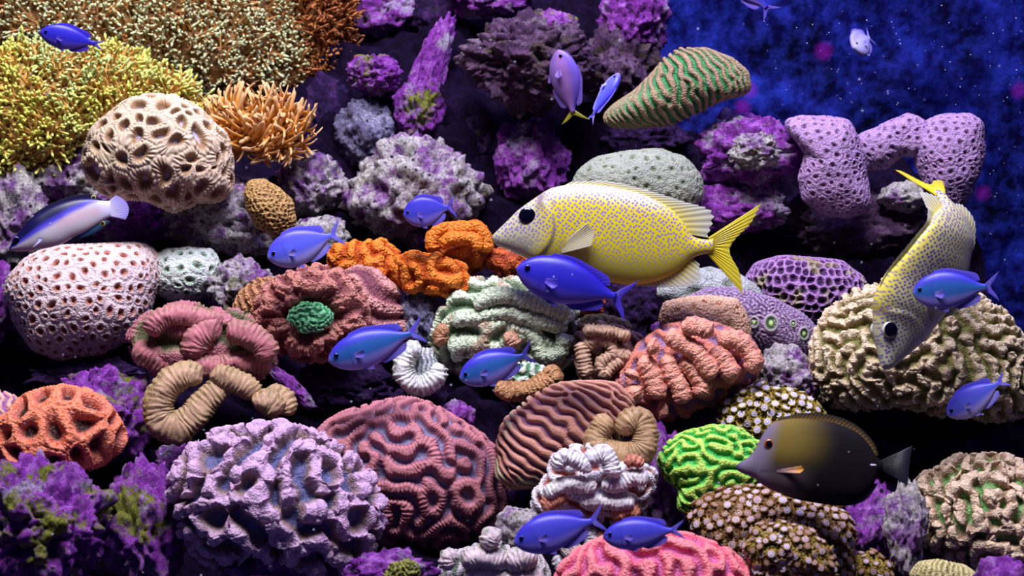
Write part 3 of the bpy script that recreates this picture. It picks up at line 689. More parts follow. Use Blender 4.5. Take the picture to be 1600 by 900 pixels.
ribbon('fold', root, [(692,540),(688,522),(700,510)], 11, 0.0, (K(110, 75, 50), K(150, 105, 70), K(180, 130, 90)), N=(60, 20), sept=8, gran=2.2)
ribbon('fold', root, [(788,522),(800,532),(808,545)], 11, -0.01, (K(120, 85, 70), K(165, 120, 95), K(195, 145, 115)), N=(60, 20), sept=8, gran=2.2)

root = empty('folded_coral', P1(655, 610, -0.02)); tag(root, 'small white and olive horseshoe coral below the grey rock', 'coral')
ribbon('fold', root, [(660,545),(640,550),(630,575),(640,596),(660,602),(682,588),(686,566)], [13,15,16,16,16,15,11], -0.02, (K(95, 100, 75), K(165, 170, 150), K(222, 225, 225)), N=(180, 30), sept=7, samp_=1.5, gran=1.8, mat=M_SEPTA)
coral(None, None, [(630,575),(645,545),(675,548),(688,575),(670,600),(640,600)], Y=0.0, N=50, mound_kw=dict(depth=0.6, seed=22), rel=dict(tile='c', wl=8, amp=2, sept=0, cols=(K(120, 125, 120), K(180, 185, 185), K(215, 218, 225))), parent=root, part='flesh')
root = empty('folded_coral', P1(825, 625, -0.06)); tag(root, 'small brown fold coral with a mint centre behind a blue chromis', 'coral')
ribbon('fold', root, [(775,600),(795,612),(825,610),(850,598),(864,588),(852,574)], [11,14,15,15,14,11], -0.055, (K(110, 72, 40), K(155, 105, 62), K(192, 140, 88)), N=(150, 28), sept=7, samp_=0.8, gran=2.4)
coral(None, None, [(790,590),(810,572),(840,570),(855,585),(840,602),(805,605)], Y=-0.035, N=60, mound_kw=dict(depth=0.5, seed=23), rel=dict(tile='a', wl=14, amp=4, sept=0, gran=1.5, cols=(K(80, 130, 95), K(160, 200, 165), K(225, 238, 220))), parent=root, part='flesh')

# --- tan folded coral (right of the mint one)
root = empty('folded_coral', P1(945, 595, -0.04)); tag(root, 'tan curling coral between the mint coral and the salmon ribbed coral', 'coral')
TAN = (K(110, 85, 50), K(160, 125, 100), K(196, 158, 132))
coral(None, None, [(902,535),(908,515),(935,508),(975,518),(1000,530),(990,555),(975,580),(950,592),(918,598),(905,570)], Y=0.0, N=110, mound_kw=dict(depth=0.5, seed=24), rel=dict(tile='c', wl=22, rot=0.9, amp=6, sept=0.8, gran=1.2, cols=TAN), parent=root, part='flesh')
for pth, rd in (([(906,534),(912,560),(918,590)], 11), ([(915,545),(930,530),(950,535),(958,552),(940,568),(945,584),(958,570),(975,560)], 10), ([(910,518),(932,516),(960,520),(985,526)], 9), ([(962,545),(975,555),(985,548)], 11)):
    ribbon('fold', root, pth, rd, -0.03, TAN, N=(140, 24), sept=6, samp_=1.3, gran=1.0, mat=M_SEPTA)
coral('encrusting_coral', 'flat olive-brown coral plate behind the tan curling coral', [(896,512),(915,494),(945,492),(975,500),(990,515),(950,522),(910,522)], N=60, dy=0.01, mound_kw=dict(depth=0.7, seed=25), rel=dict(tile='a', wl=12, amp=1.5, sept=0, cols=(K(85, 72, 45), K(110, 95, 62), K(135, 118, 82))))

# --- salmon ribbed coral
root = empty('ribbed_coral', P1(1075, 650, -0.07)); tag(root, 'salmon orange coral of fat lumpy ribs', 'coral')
SAL = (K(170, 105, 110), K(226, 128, 98), K(244, 160, 132))
coral(None, None, [(968,600),(985,570),(1005,540),(1040,512),(1085,505),(1130,515),(1170,535),(1186,562),(1170,590),(1140,600),(1115,625),(1070,655),(1025,652),(990,630)], Y=-0.04, N=130,
      mound_kw=dict(depth=0.55, lump=(4, 50), seed=26), rel=dict(tile='b', wl=30, amp=7, sept=0.8, gran=1.5, cols=(K(140, 110, 150), K(190, 115, 110), K(222, 130, 105))), parent=root, part='flesh')
for pth, rd in (([(1065,512),(1090,510),(1115,522)], 14), ([(1040,522),(1060,535),(1085,548),(1100,565),(1118,588)], 14), ([(1010,540),(1030,545)], 15),
                ([(998,560),(1015,580),(1025,605),(1025,625)], 16), ([(1040,555),(1050,585),(1062,605),(1070,630)], 14), ([(1062,560),(1085,580),(1098,600),(1092,622)], 14),
                ([(1112,545),(1128,560),(1140,580),(1128,590)], 15), ([(1120,535),(1148,530),(1168,545),(1178,565),(1165,575)], 14), ([(985,600),(992,615),(1005,622)], 18), ([(1025,640),(1045,645)], 16), ([(990,578),(985,592)], 14)):
    ribbon('rib', root, pth, rd, -0.083, SAL, N=(90, 24), sept=11, samp_=1.0, gran=1.8, gs=5)

# --- big maroon brain coral
coral('brain_coral', 'large maroon brain coral dome with thick winding ridges', [(492,700),(505,672),(540,652),(590,638),(640,630),(680,645),(715,668),(750,690),(775,720),(790,760),(798,795),(785,820),(740,835),(690,850),(640,848),(590,838),(560,800),(520,740)],
      N=290, Y=-0.085, mound_kw=dict(depth=0.7, lump=(4, 80), seed=27), rel=dict(tile='b', wl=28, amp=12, sept=1.6, gran=1.0, gs=4, cols=(K(120, 115, 150), K(140, 84, 104), K(190, 116, 124)), stops=(-0.95, -0.5, 0.6), scol=0.28), mat=M_SEPTA)
# --- lilac knobbly coral
coral('knobbly_coral', 'lilac knobbly coral of fluffy bumps at the front', [(290,770),(288,745),(310,712),(345,695),(400,690),(440,685),(475,700),(510,715),(550,742),(572,775),(578,820),(560,850),(530,870),(480,885),(440,880),(400,868),(340,855),(305,820)],
      N=280, Y=-0.20, mound_kw=dict(depth=0.75, lump=(8, 60), seed=28), rel=dict(tile='b', wl=42, amp=17, sept=0, gran=2.4, gs=5, knob=(11, 19), cols=(K(85, 88, 135), K(135, 108, 100), K(188, 142, 178)), stops=(-0.9, -0.3, 0.5), gcol=0.55, gtint=K(225, 195, 225)))

# --- orange cup colony bottom left
def cups(m, d, col): return d, col
coral('cup_colony', 'bright orange coral dome of ring-shaped cups on the purple rock', [(6,705),(10,670),(28,640),(58,624),(95,618),(135,624),(160,645),(176,675),(178,700),(150,718),(120,728),(85,738),(40,728),(12,728)],
      N=170, dy=-0.05, mound_kw=dict(depth=0.85, lump=(4, 60), seed=29), rel=dict(tile='cell2', wl=42, amp=16, tb=(0.5, 0.9), sept=0.8, gran=2.0, gs=5, cols=(S(55, 25, 20), S(190, 76, 36), S(232, 112, 52)), prof='tube', warp=0.5, stops=(-0.2, 0.3, 0.7), scol=0.15, gcol=0.4, gtint=S(250, 185, 165)))
coral('brain_coral', 'peach and violet coral cut by the tank edge beside the orange cups', [(-60,660),(-50,625),(0,615),(25,630),(32,665),(20,705),(-20,720)], N=90, dy=0.048, mound_kw=dict(depth=0.8, seed=30),
      rel=dict(tile='c', wl=14, amp=4, sept=1, cols=(K(150, 90, 160), K(210, 130, 120), K(240, 185, 165))))

# --- salmon grooved coral, lower centre
coral('grooved_coral', 'pinkish-tan grooved coral with fine parallel ridges above the white folded coral', [(780,745),(782,700),(795,660),(830,625),(870,606),(920,602),(960,606),(980,625),(985,650),(960,690),(925,715),(900,745),(860,752),(830,755),(800,758)],
      N=230, mat=M_SEPTA, dy=-0.01, mound_kw=dict(depth=0.4, lump=(4, 60), seed=31), rel=dict(tile='c', wl=18, rot=1.05, amp=8, sept=0.9, cols=(K(130, 90, 135), K(170, 108, 98), K(206, 144, 122)), stops=(-0.95, -0.5, 0.6), alt=(K(195, 190, 150), 60, 0.25), scol=0.14))
root = empty('folded_coral', P1(970, 725, -0.09)); tag(root, 'olive-tan ring coral right of the pinkish grooved coral', 'coral')
OL2 = (K(100, 80, 45), K(150, 115, 75), K(182, 146, 104))
ribbon('fold', root, [(952,650),(938,672),(935,695),(955,710),(985,712),(1005,700),(1008,675),(1000,655),(982,660),(972,680)], [17,19,21,22,22,21,20,20,20,13], -0.165, OL2, N=(250, 30), sept=6, samp_=1.1, gran=1.5, mat=M_SEPTA)
# --- white and rust folded coral
root = empty('folded_coral', P1(930, 800, -0.185)); tag(root, 'white ruffled coral with rust-red inner folds above the pink coral', 'coral')
WHT = (K(160, 140, 150), K(188, 185, 192), K(226, 222, 226)); RST = (K(130, 70, 50), K(175, 105, 82), K(200, 125, 100))
coral(None, None, [(838,790),(842,768),(862,745),(868,718),(895,704),(940,702),(965,725),(1000,730),(1022,740),(1015,760),(998,790),(960,808),(900,805),(855,806)], Y=-0.185, N=170,
      mound_kw=dict(depth=0.45, lump=(4, 45), seed=32), rel=dict(tile='d', wl=26, rot=1.4, amp=8, sept=1.2, gran=1.3, cols=(K(175, 95, 75), K(178, 160, 165), K(228, 222, 226)), stops=(-0.7, -0.2, 0.4)), parent=root, part='flesh')
for pth, rd, cc in (([(868,735),(880,715),(905,722),(925,735)], 12, WHT), ([(915,722),(940,708),(955,725),(960,745)], 13, WHT), ([(850,775),(880,758),(915,758),(930,765)], 12, WHT), ([(940,755),(965,758),(990,745),(1015,748)], 12, WHT),
                ([(848,795),(865,780),(885,778)], 12, RST), ([(905,785),(935,782),(970,785),(992,782)], 12, WHT), ([(958,812),(980,798),(1000,806)], 13, RST), ([(975,722),(992,720),(1006,726)], 9, RST)):
    ribbon('fold', root, pth, rd, -0.215, cc, N=(110, 26), sept=6, samp_=1.3, gran=1.6, mat=M_SEPTA)
root = empty('folded_coral', P1(930, 890, -0.22)); tag(root, 'rust and white curled coral behind the pink coral and two blue chromis', 'coral')
for pth, rd, cc in (([(918,825),(925,845),(922,870),(935,890)], 12, WHT), ([(935,830),(945,850),(940,870)], 10, RST), ([(880,870),(892,858),(905,866),(900,885)], 11, (K(90, 75, 60), K(165, 150, 140), K(215, 200, 190))), ([(868,868),(876,885),(890,895)], 9, WHT)):
    ribbon('fold', root, pth, rd, -0.215, cc, N=(90, 24), sept=6, samp_=0.9, gran=1.6)

# --- pink coral at the bottom edge
coral('brain_coral', 'bright pink ridged coral at the bottom front edge', [(882,900),(900,875),(940,855),(985,842),(1040,840),(1090,846),(1130,862),(1160,885),(1170,915),(1160,960),(1020,985),(900,960),(878,920)],
      N=230, Y=-0.29, mound_kw=dict(depth=0.7, lump=(5, 60), seed=33), rel=dict(tile='b', wl=34, amp=12, sept=0.5, gran=1.4, gs=5, cols=(K(205, 95, 150), K(232, 92, 112), K(248, 132, 136)), stops=(-0.8, -0.2, 0.6), scol=0.1))
root = empty('folded_coral', P1(765, 930, -0.28)); tag(root, 'pale pink and green frilled coral at the bottom below the maroon brain coral', 'coral')
PPG = (K(95, 120, 80), K(165, 160, 150), K(214, 190, 196))
coral(None, None, [(690,890),(705,868),(735,860),(760,845),(800,862),(840,868),(855,895),(850,940),(760,960),(700,940)], Y=-0.235, N=90, mound_kw=dict(depth=0.5, seed=34), rel=dict(tile='c', wl=20, amp=6, sept=1, gran=1.2, cols=(K(90, 110, 85), K(150, 150, 140), K(210, 195, 200))), parent=root, part='flesh')
for pth, rd in (([(760,858),(768,840),(780,848)], 15), ([(722,882),(745,870),(770,872),(795,880)], 17), ([(790,885),(815,872),(840,876)], 17), ([(700,890),(700,872),(715,864)], 12), ([(725,900),(760,896),(800,905),(850,900)], 14)):
    ribbon('fold', root, pth, rd, -0.26, PPG, N=(100, 26), sept=6.5, samp_=1.4, gran=1.6, mat=M_SEPTA)
coral('algae_tuft', 'small mossy green algae tuft on the bottom purple rock', [(600,900),(615,880),(640,878),(655,895),(640,910),(610,910)], N=50, dy=-0.035, mound_kw=dict(depth=0.7, lump=(4, 12), seed=35), rel=dict(tile='a', wl=6, amp=3, sept=0, gran=2, cols=(K(70, 70, 30), K(110, 115, 40), K(150, 150, 60))), cat='algae')

# --- neon green coral
coral('grooved_coral', 'neon green coral with short wavy ridges in front of the brown surgeonfish', [(1030,722),(1045,700),(1070,680),(1110,668),(1150,672),(1182,690),(1192,715),(1185,750),(1160,765),(1130,775),(1100,785),(1080,805),(1066,795),(1065,765),(1040,745)],
      N=190, dy=0.0, mound_kw=dict(depth=0.5, lump=(4, 50), seed=36, center=(1110, 730)), rel=dict(tile='d', wl=17, rot=1.5, amp=6.5, sept=0, cols=(K(60, 185, 75), K(125, 220, 70), K(198, 240, 95)), stops=(-0.7, 0.0, 0.7)))

# --- button polyp colonies (every polyp its own part)
def polyp_mesh(v, s, disc, rim, fringe, cen):
    r = np.random.RandomState(v); nf = 14
    rings = [(0.0, 0.14), (0.18, 0.16), (0.34, 0.0), (0.62, 0.2), (0.74, 0.10)]; ns = 14
    Vs, cs = [], []
    for i, (rad, z) in enumerate(rings):
        for k in range(ns):
            a = 2 * np.pi * k / ns; Vs.append([rad * math.cos(a), rad * math.sin(a), z]); cs.append([cen, rim, disc, rim, fringe][i])
    for k in range(ns):
        a = 2 * np.pi * (k + 0.5 * (k % 2) * 0) / ns; l = (1.35 if k % 2 else 0.85) * r.uniform(0.9, 1.1); Vs.append([l * math.cos(a), l * math.sin(a), 0.0 + 0.15 * (k % 2)]); cs.append(fringe)
    for k in range(ns):
        a = 2 * np.pi * k / ns; Vs.append([0.4 * math.cos(a), 0.4 * math.sin(a), -0.9]); cs.append(fringe * 0.6)
    o = build('polyp', np.array(Vs) * s, gridF(7, ns, True), M_DISC, None, np.array(cs)); me = o.data; bpy.data.objects.remove(o); return me
def polyps(root, m, n, size, variants, seed, keep):
    r = np.random.RandomState(seed); ok = np.where((m.th < 1.65) & keep(m))[0]
    pts = []; tries = r.permutation(ok)
    d = m.V + m.n * m.d[:, None]
    for i in tries:
        p = d[i]
        if all(np.sum((p - d[j]) ** 2) > (size * 1.55) ** 2 for j in pts):
            pts.append(i)
            if len(pts) >= n: break
    for j, i in enumerate(pts):
        o = bpy.data.objects.new('polyp', variants[j % len(variants)]); COL.objects.link(o); o.parent = root
        p = world(m, d[i:i + 1])[0] - m.base
        nn = m.n[i] + 0.25 * r.normal(size=3) + np.array([0, 0.25, 0.15]); nn = nn[0] * m.X + nn[1] * m.U + nn[2] * m.Nn; nn /= np.linalg.norm(nn)
        x = np.cross(np.array([0, 1.0, 0.2]), nn); x /= np.linalg.norm(x); y = np.cross(nn, x)
        o.matrix_local = Matrix([[x[k], y[k], nn[k], p[k] + nn[k] * m.s * size * 0.4] for k in range(3)] + [[0, 0, 0, 1]]) @ Matrix.Scale(r.uniform(0.8, 1.15), 4) @ Matrix.Rotation(r.uniform(0, 6), 4, 'Z')
def button_colony(label, poly, Y, seed, size, n, base, var, keep=lambda m: m.th > -1, depth=0.7, N=90):
    m = mound(poly, Y, N, depth=depth, lump=(6, 50), seed=seed)
    dd, col = relief(m, 'a', 7, 3, 0, gran=2.0, cols=base); m.d = dd
    root = empty('button_polyp_colony', m.base); tag(root, label, 'coral')
    build('mat', world(m, m.V + m.n * dd[:, None]) - m.base[None], m.F, M_GRAIN, root, col)
    polyps(root, m, n, size, [polyp_mesh(seed * 10 + k, m.s * size, *v) for k, v in enumerate(var)], seed, keep)
YB = (K(95, 80, 20), K(140, 118, 35), K(175, 150, 55)); BB = (K(70, 48, 22), K(115, 80, 38), K(150, 108, 55))
v1 = [(K(165, 150, 185), K(225, 215, 232), K(150, 130, 40), K(240, 235, 240)), (K(180, 165, 195), K(215, 205, 225), K(135, 115, 38), K(150, 120, 110))]
v2 = [(K(150, 115, 110), K(205, 180, 190), K(140, 98, 45), K(150, 105, 95)), (K(130, 95, 85), K(175, 140, 130), K(130, 92, 40), K(220, 200, 205)), (K(165, 140, 160), K(210, 195, 215), K(150, 115, 55), K(235, 225, 235))]
button_colony('mustard colony of white-faced button polyps behind the brown surgeonfish', [(1130,665),(1135,640),(1155,622),(1195,608),(1240,612),(1275,630),(1288,660),(1270,690),(1220,700),(1160,690)], -0.085, 37, 7.5, 130, YB, v1)
button_colony('brown mound of button polyps below the brown surgeonfish', [(1082,830),(1090,795),(1120,778),(1170,765),(1230,768),(1290,782),(1318,800),(1325,850),(1325,920),(1290,960),(1180,960),(1110,880)], -0.225, 38, 7.6, 280, BB, v2, N=130, depth=0.6)
button_colony('small yellow-brown arch of button polyps in front of the brown mound', [(1165,860),(1180,832),(1215,820),(1260,826),(1290,850),(1300,890),(1270,900),(1230,880),(1190,892)], -0.30, 39, 6.5, 90, YB, v2, N=80)
button_colony('mustard button polyps on the low rock right of the brown mound', [(1328,900),(1338,872),(1360,862),(1385,885),(1392,920),(1355,950),(1328,930)], -0.24, 40, 6.0, 50, YB, v2, N=60)

# --- right side: big beige coral, beige green coral, tiny yellow one
def beige(m, d, col): return d, col
coral('knobbly_coral', 'big beige knobbly coral mound under the diving yellow fish', [(1272,600),(1280,540),(1300,500),(1340,468),(1390,448),(1450,445),(1510,460),(1555,490),(1590,530),(1605,580),(1600,620),(1560,640),(1480,640),(1400,635),(1320,640),(1285,625)],
      N=280, dy=-0.02, mound_kw=dict(depth=0.8, lump=(7, 45), seed=41), rel=dict(tile='a', wl=24, amp=6, sept=0, gran=2.0, gs=4.5, knob=(6, 9.5), cols=(K(120, 120, 60), K(176, 150, 105), K(216, 194, 150)), stops=(-0.7, -0.1, 0.6), gcol=0.5, gtint=K(238, 222, 190)))
coral('knobbly_coral', 'beige branching coral with green stems at the lower right', [(1442,820),(1445,785),(1462,755),(1500,735),(1545,727),(1600,735),(1660,770),(1670,840),(1620,885),(1560,885),(1500,868),(1455,850)],
      N=230, Y=-0.18, mound_kw=dict(depth=0.75, lump=(10, 40), seed=42), rel=dict(tile='d', wl=26, amp=11, sept=0, gran=1.5, gs=4.5, knob=(7.5, 11), cols=(K(110, 170, 90), K(165, 130, 100), K(220, 190, 150)), stops=(-0.85, -0.35, 0.5), gcol=0.5, gtint=K(238, 215, 185)))
coral('encrusting_coral', 'small pale yellow coral at the bottom edge below the beige branching coral', [(1425,905),(1435,886),(1465,878),(1505,882),(1532,900),(1520,930),(1450,930)], N=80, Y=-0.27, mound_kw=dict(depth=0.7, lump=(2, 40), seed=43), rel=dict(tile='c', wl=9, amp=3, sept=0, cols=(K(150, 140, 70), K(200, 185, 110), K(230, 215, 150))))

# --- encrusting trio in the middle right
coral('encrusting_coral', 'peach dimpled encrusting coral above the salmon ribs', [(1032,500),(1040,478),(1070,468),(1110,464),(1150,470),(1168,500),(1170,530),(1140,535),(1090,525),(1045,520)], N=130, dy=-0.012,
      mound_kw=dict(depth=0.6, lump=(3, 50), seed=44), rel=dict(tile='cell', wl=26, amp=3.5, sept=0.8, gran=1.0, gs=3.5, cols=(K(150, 92, 48), K(210, 158, 118), K(226, 180, 145)), prof='pit', stops=(-0.9, -0.55, 0.3)), mat=M_GRAIN)
def eyes(m, d, col): return d, col
o, m = coral('encrusting_coral', 'mauve rounded coral with sunken green mouths', [(1072,470),(1100,455),(1150,450),(1210,465),(1255,490),(1282,515),(1285,545),(1260,552),(1200,545),(1150,540),(1090,520)], N=130, dy=0.028,
      mound_kw=dict(depth=0.6, lump=(4, 60), seed=45), rel=dict(tile='a', wl=7, amp=1.5, sept=0, gran=1.0, gs=4, cols=(K(95, 75, 110), K(145, 115, 150), K(178, 148, 182))), mat=M_GRAIN)
for ex, ey, er in ((1178, 503, 9), (1204, 504, 13), (1255, 521, 10), (1268, 538, 7), (1240, 507, 6)):
    C = P1(ex, ey, 0.02); dirv = (CAM - C) / np.linalg.norm(CAM - C)
    i = np.argmin(np.sum((m.V[:, :2] - np.array([(ex - m.C[0] * 0) * 0, 0])) ** 2, 1)) if False else None
    lx, ly = np.dot(C - m.C, m.X) / m.s, np.dot(C - m.C, m.U) / m.s
    f = m.V[:, 2] > -5; jj = np.where(f)[0]; i = jj[np.argmin((m.V[jj, 0] - lx) ** 2 + (m.V[jj, 1] - ly) ** 2)]
    p = m.V[i]; nn = m.n[i]; x = np.cross(np.array([0, 1.0, 0]), nn); x /= np.linalg.norm(x); y = np.cross(nn, x)
    ns = 18; rr = [(0, 1.5), (0.25, 2.0), (0.4, 0.5), (0.7, 0.2), (0.85, 2.6), (1.05, 2.2), (1.25, -2)]
    cc = [K(190, 230, 110), K(170, 215, 110), K(60, 75, 55), K(70, 85, 60), K(150, 160, 140), K(165, 150, 165), K(150, 125, 155)]
    Vm = np.array([p + nn * (z + 1) + er * a * (math.cos(t) * x * 0.8 + math.sin(t) * y) for a, z in rr for t in np.linspace(0, 2 * np.pi, ns, endpoint=False)])
    build('mouth', world(m, Vm) - np.array(o.location)[None], gridF(len(rr), ns, True), M_DISC, o, np.repeat(np.array(cc), ns, 0))
coral('encrusting_coral', 'grey-green smooth coral plate behind the mauve coral', [(1026,462),(1040,445),(1075,425),(1110,421),(1150,432),(1178,448),(1190,465),(1150,475),(1060,478)], N=100, dy=0.045,
      mound_kw=dict(depth=0.7, lump=(4, 50), seed=46), rel=dict(tile='cell', wl=40, amp=4, sept=0, gran=0.7, gs=4, cols=(K(85, 125, 60), K(145, 155, 140), K(172, 178, 175)), prof='pit', stops=(-0.95, -0.6, 0.2)))
coral('honeycomb_coral', 'purple honeycomb coral with open cells behind the beige coral', [(1168,440),(1180,418),(1215,407),(1265,405),(1310,412),(1345,432),(1352,460),(1330,490),(1295,510),(1250,510),(1200,480)], N=190, dy=0.05,
      mound_kw=dict(depth=0.75, lump=(4, 60), seed=47), rel=dict(tile='cell2', wl=13.5, amp=6, sept=0, cols=(K(45, 20, 60), K(105, 55, 130), K(175, 130, 185)), prof='wall', stops=(-0.3, 0.35, 0.8), alt=(K(165, 150, 120), 40, 0.1)))

# --- upper right
coral('pitted_coral', 'pale grey-green smooth dome with sparse green pits behind the yellow fish', [(897,290),(905,268),(935,248),(980,238),(1030,235),(1070,248),(1092,275),(1095,305),(1080,325),(1020,335),(950,325),(905,310)], N=160, Y=0.17,
      mound_kw=dict(depth=0.8, lump=(3, 60), seed=48), rel=dict(tile='cell', wl=23, amp=4, sept=0, gran=0.6, gs=4, cols=(K(50, 85, 20), K(140, 150, 122), K(158, 165, 145)), prof='pit', stops=(-0.9, -0.45, 0.3), scol=0.0))
coral('grooved_coral', 'brown striped plate coral with glowing green grooves at the top', [(945,185),(960,170),(990,150),(1020,120),(1040,92),(1062,78),(1100,80),(1140,95),(1165,115),(1168,140),(1130,150),(1090,172),(1050,190),(1000,195),(960,196)], N=210, Y=0.20,
      mound_kw=dict(depth=0.6, lump=(3, 70), seed=49, center=(1065, 135)), rel=dict(tile='c', wl=15, rot=0.5, amp=5.5, sept=0.5, cols=(K(45, 150, 85), K(105, 110, 75), K(165, 138, 105)), stops=(-0.9, -0.3, 0.5)))
LAV = (K(80, 48, 78), K(145, 108, 152), K(176, 138, 188))
coral('porous_coral', 'lavender pitted slab coral hanging beside the bright purple rock', [(1226,195),(1250,186),(1290,185),(1320,192),(1335,215),(1345,250),(1355,290),(1358,325),(1330,340),(1295,335),(1262,310),(1255,280),(1262,240),(1245,215)], N=170, Y=0.15,
      mound_kw=dict(depth=0.6, lump=(4, 60), seed=50, center=(1300, 255)), rel=dict(tile='cell2', wl=16, amp=4.5, sept=0, gran=0.6, gs=4, cols=LAV, prof='pit', stops=(-0.85, -0.35, 0.5)))
root = empty('porous_coral', P1(1460, 310, 0.25)); tag(root, 'lavender pitted arch coral above the diving yellow fish', 'coral')
coral(None, None, [(1338,222),(1352,210),(1390,196),(1415,182),(1450,195),(1465,215),(1450,240),(1410,240),(1385,262),(1355,262),(1340,245)], Y=0.185, N=130,
      mound_kw=dict(depth=0.7, lump=(4, 50), seed=51), rel=dict(tile='cell2', wl=16, amp=4.5, sept=0, gran=0.6, gs=4, cols=LAV, prof='pit', stops=(-0.85, -0.35, 0.5), alt=(K(200, 135, 125), 60, 0.3)), parent=root, part='arm')
coral(None, None, [(1430,215),(1445,192),(1475,182),(1510,180),(1525,190),(1530,230),(1528,265),(1518,300),(1500,320),(1470,315),(1450,290),(1435,255)], Y=0.165, N=160,
      mound_kw=dict(depth=0.7, lump=(4, 50), seed=52), rel=dict(tile='cell2', wl=16, amp=4.5, sept=0, gran=0.6, gs=4, cols=LAV, prof='pit', stops=(-0.85, -0.35, 0.5)), parent=root, part='slab')
# ================================================================== fish
def skin_mat(name, spots=None, spot_size=6.5, rough=0.38):
    m, nt, bs = new_mat(name)
    at = node(nt, 'ShaderNodeAttribute', attribute_name='Col'); c = at.outputs['Color']
    re = node(nt, 'ShaderNodeAttribute', attribute_name='rest')
    sc = noise(nt, re.outputs['Vector'], 0.9, 2)
    if spots is not None:
        sx = node(nt, 'ShaderNodeSeparateXYZ'); nt.links.new(re.outputs['Vector'], sx.inputs[0])
        cx = node(nt, 'ShaderNodeCombineXYZ'); nt.links.new(sx.outputs[0], cx.inputs[0]); nt.links.new(sx.outputs[2], cx.inputs[1])
        mp = node(nt, 'ShaderNodeMapping'); mp.inputs['Rotation'].default_value = (0, 0, 0.6); mp.inputs['Scale'].default_value = (1 / spot_size,) * 3; nt.links.new(cx.outputs[0], mp.inputs['Vector'])
        vo = node(nt, 'ShaderNodeTexVoronoi', voronoi_dimensions='2D'); vo.inputs['Scale'].default_value = 1.0; vo.inputs['Randomness'].default_value = 0.5
        nt.links.new(mp.outputs[0], vo.inputs['Vector'])
        al = node(nt, 'ShaderNodeAttribute', attribute_name='Spot')
        k = rng(nt, vo.outputs['Distance'], 0.27, 0.36, 1, 0)
        kk = node(nt, 'ShaderNodeMath', operation='MULTIPLY'); nt.links.new(k, kk.inputs[0]); nt.links.new(al.outputs['Fac'], kk.inputs[1])
        c = mixc(nt, c, spots, kk.outputs[0])
    c = mixc(nt, c, mixc(nt, (0.9,) * 3, (1.1,) * 3, sc), 1.0, 'MULTIPLY')
    nt.links.new(c, bs.inputs['Base Color']); bs.inputs['Roughness'].default_value = rough; bs.inputs['Specular IOR Level'].default_value = 0.4
    bump(nt, bs, sc, 0.15, 0.0008)
    return m
def fin_mat(name, alpha):
    m, nt, bs = new_mat(name)
    at = node(nt, 'ShaderNodeAttribute', attribute_name='Col'); nt.links.new(at.outputs['Color'], bs.inputs['Base Color'])
    bs.inputs['Roughness'].default_value = 0.4
    re = node(nt, 'ShaderNodeAttribute', attribute_name='rest'); sp = node(nt, 'ShaderNodeSeparateXYZ'); nt.links.new(re.outputs['Vector'], sp.inputs[0])
    nt.links.new(rng(nt, sp.outputs[0], 0, 1, alpha[0], alpha[1]), bs.inputs['Alpha'])
    tr = node(nt, 'ShaderNodeBsdfTranslucent'); nt.links.new(at.outputs['Color'], tr.inputs[0])
    return m
M_SKIN = skin_mat('fish_skin'); M_TANG = skin_mat('velvety_dark_skin', None, 6, 0.7); M_FIN = fin_mat('fish_fin', (0.35, 1.0)); M_FINO = fin_mat('fish_fin_solid', (0.9, 1.0))
M_FOX = skin_mat('spotted_yellow_skin', S(140, 112, 178), 6.0); M_FOX2 = skin_mat('spotted_pale_skin', S(104, 84, 158), 6.6)
def eye_mat():
    m, nt, bs = new_mat('fish_eye'); at = node(nt, 'ShaderNodeAttribute', attribute_name='Col')
    nt.links.new(at.outputs['Color'], bs.inputs['Base Color']); bs.inputs['Roughness'].default_value = 0.12; return m
M_EYE = eye_mat()

class Fish:
    def __init__(f, name, label, cx, cy, Y, rot=0.0, yaw=0.0, roll=0.0, group=None, warp=None, scale=1.0):
        C = P1(cx, cy, Y); X, U, N = frame(C); f.s = pxsize(C) * scale
        B = Matrix([[X[k], -N[k], U[k]] for k in range(3)])
        R = B @ Matrix.Rotation(-rot, 3, 'Y') @ Matrix.Rotation(yaw, 3, 'Z') @ Matrix.Rotation(roll, 3, 'X')
        f.root = empty(name, C); f.root.matrix_world = Matrix.Translation(Vector(C)) @ R.to_4x4()
        tag(f.root, label, 'fish', group); f.warp = warp
    def put(f, name, V, F, mat, col, rest, spot=None, parent=None):
        V = np.asarray(V, float)
        if f.warp: V = f.warp(V)
        o = build(name, V * f.s, F, mat, parent or f.root, col, rest)
        if spot is not None:
            a = o.data.attributes.new('Spot', 'FLOAT', 'POINT'); a.data.foreach_set('value', np.asarray(spot, np.float32))
        return o
def resample(pts, n):
    p = np.array(pts, float); k = len(p)
    a = np.concatenate([[2 * p[0] - p[1]], p, [2 * p[-1] - p[-2]]])
    tt = np.linspace(0, k - 1, 400); i = np.clip(np.floor(tt).astype(int), 0, k - 2); f = (tt - i)[:, None]
    a0, a1, a2, a3 = a[i], a[i + 1], a[i + 2], a[i + 3]
    q = 0.5 * ((2 * a1) + (-a0 + a2) * f + (2 * a0 - 5 * a1 + 4 * a2 - a3) * f ** 2 + (-a0 + 3 * a1 - 3 * a2 + a3) * f ** 3)
    L = np.concatenate([[0], np.cumsum(np.hypot(*np.diff(q, axis=0).T))]); L /= L[-1]
    t = np.linspace(0, 1, n); return np.stack([np.interp(t, L, q[:, 0]), np.interp(t, L, q[:, 1])], 1)
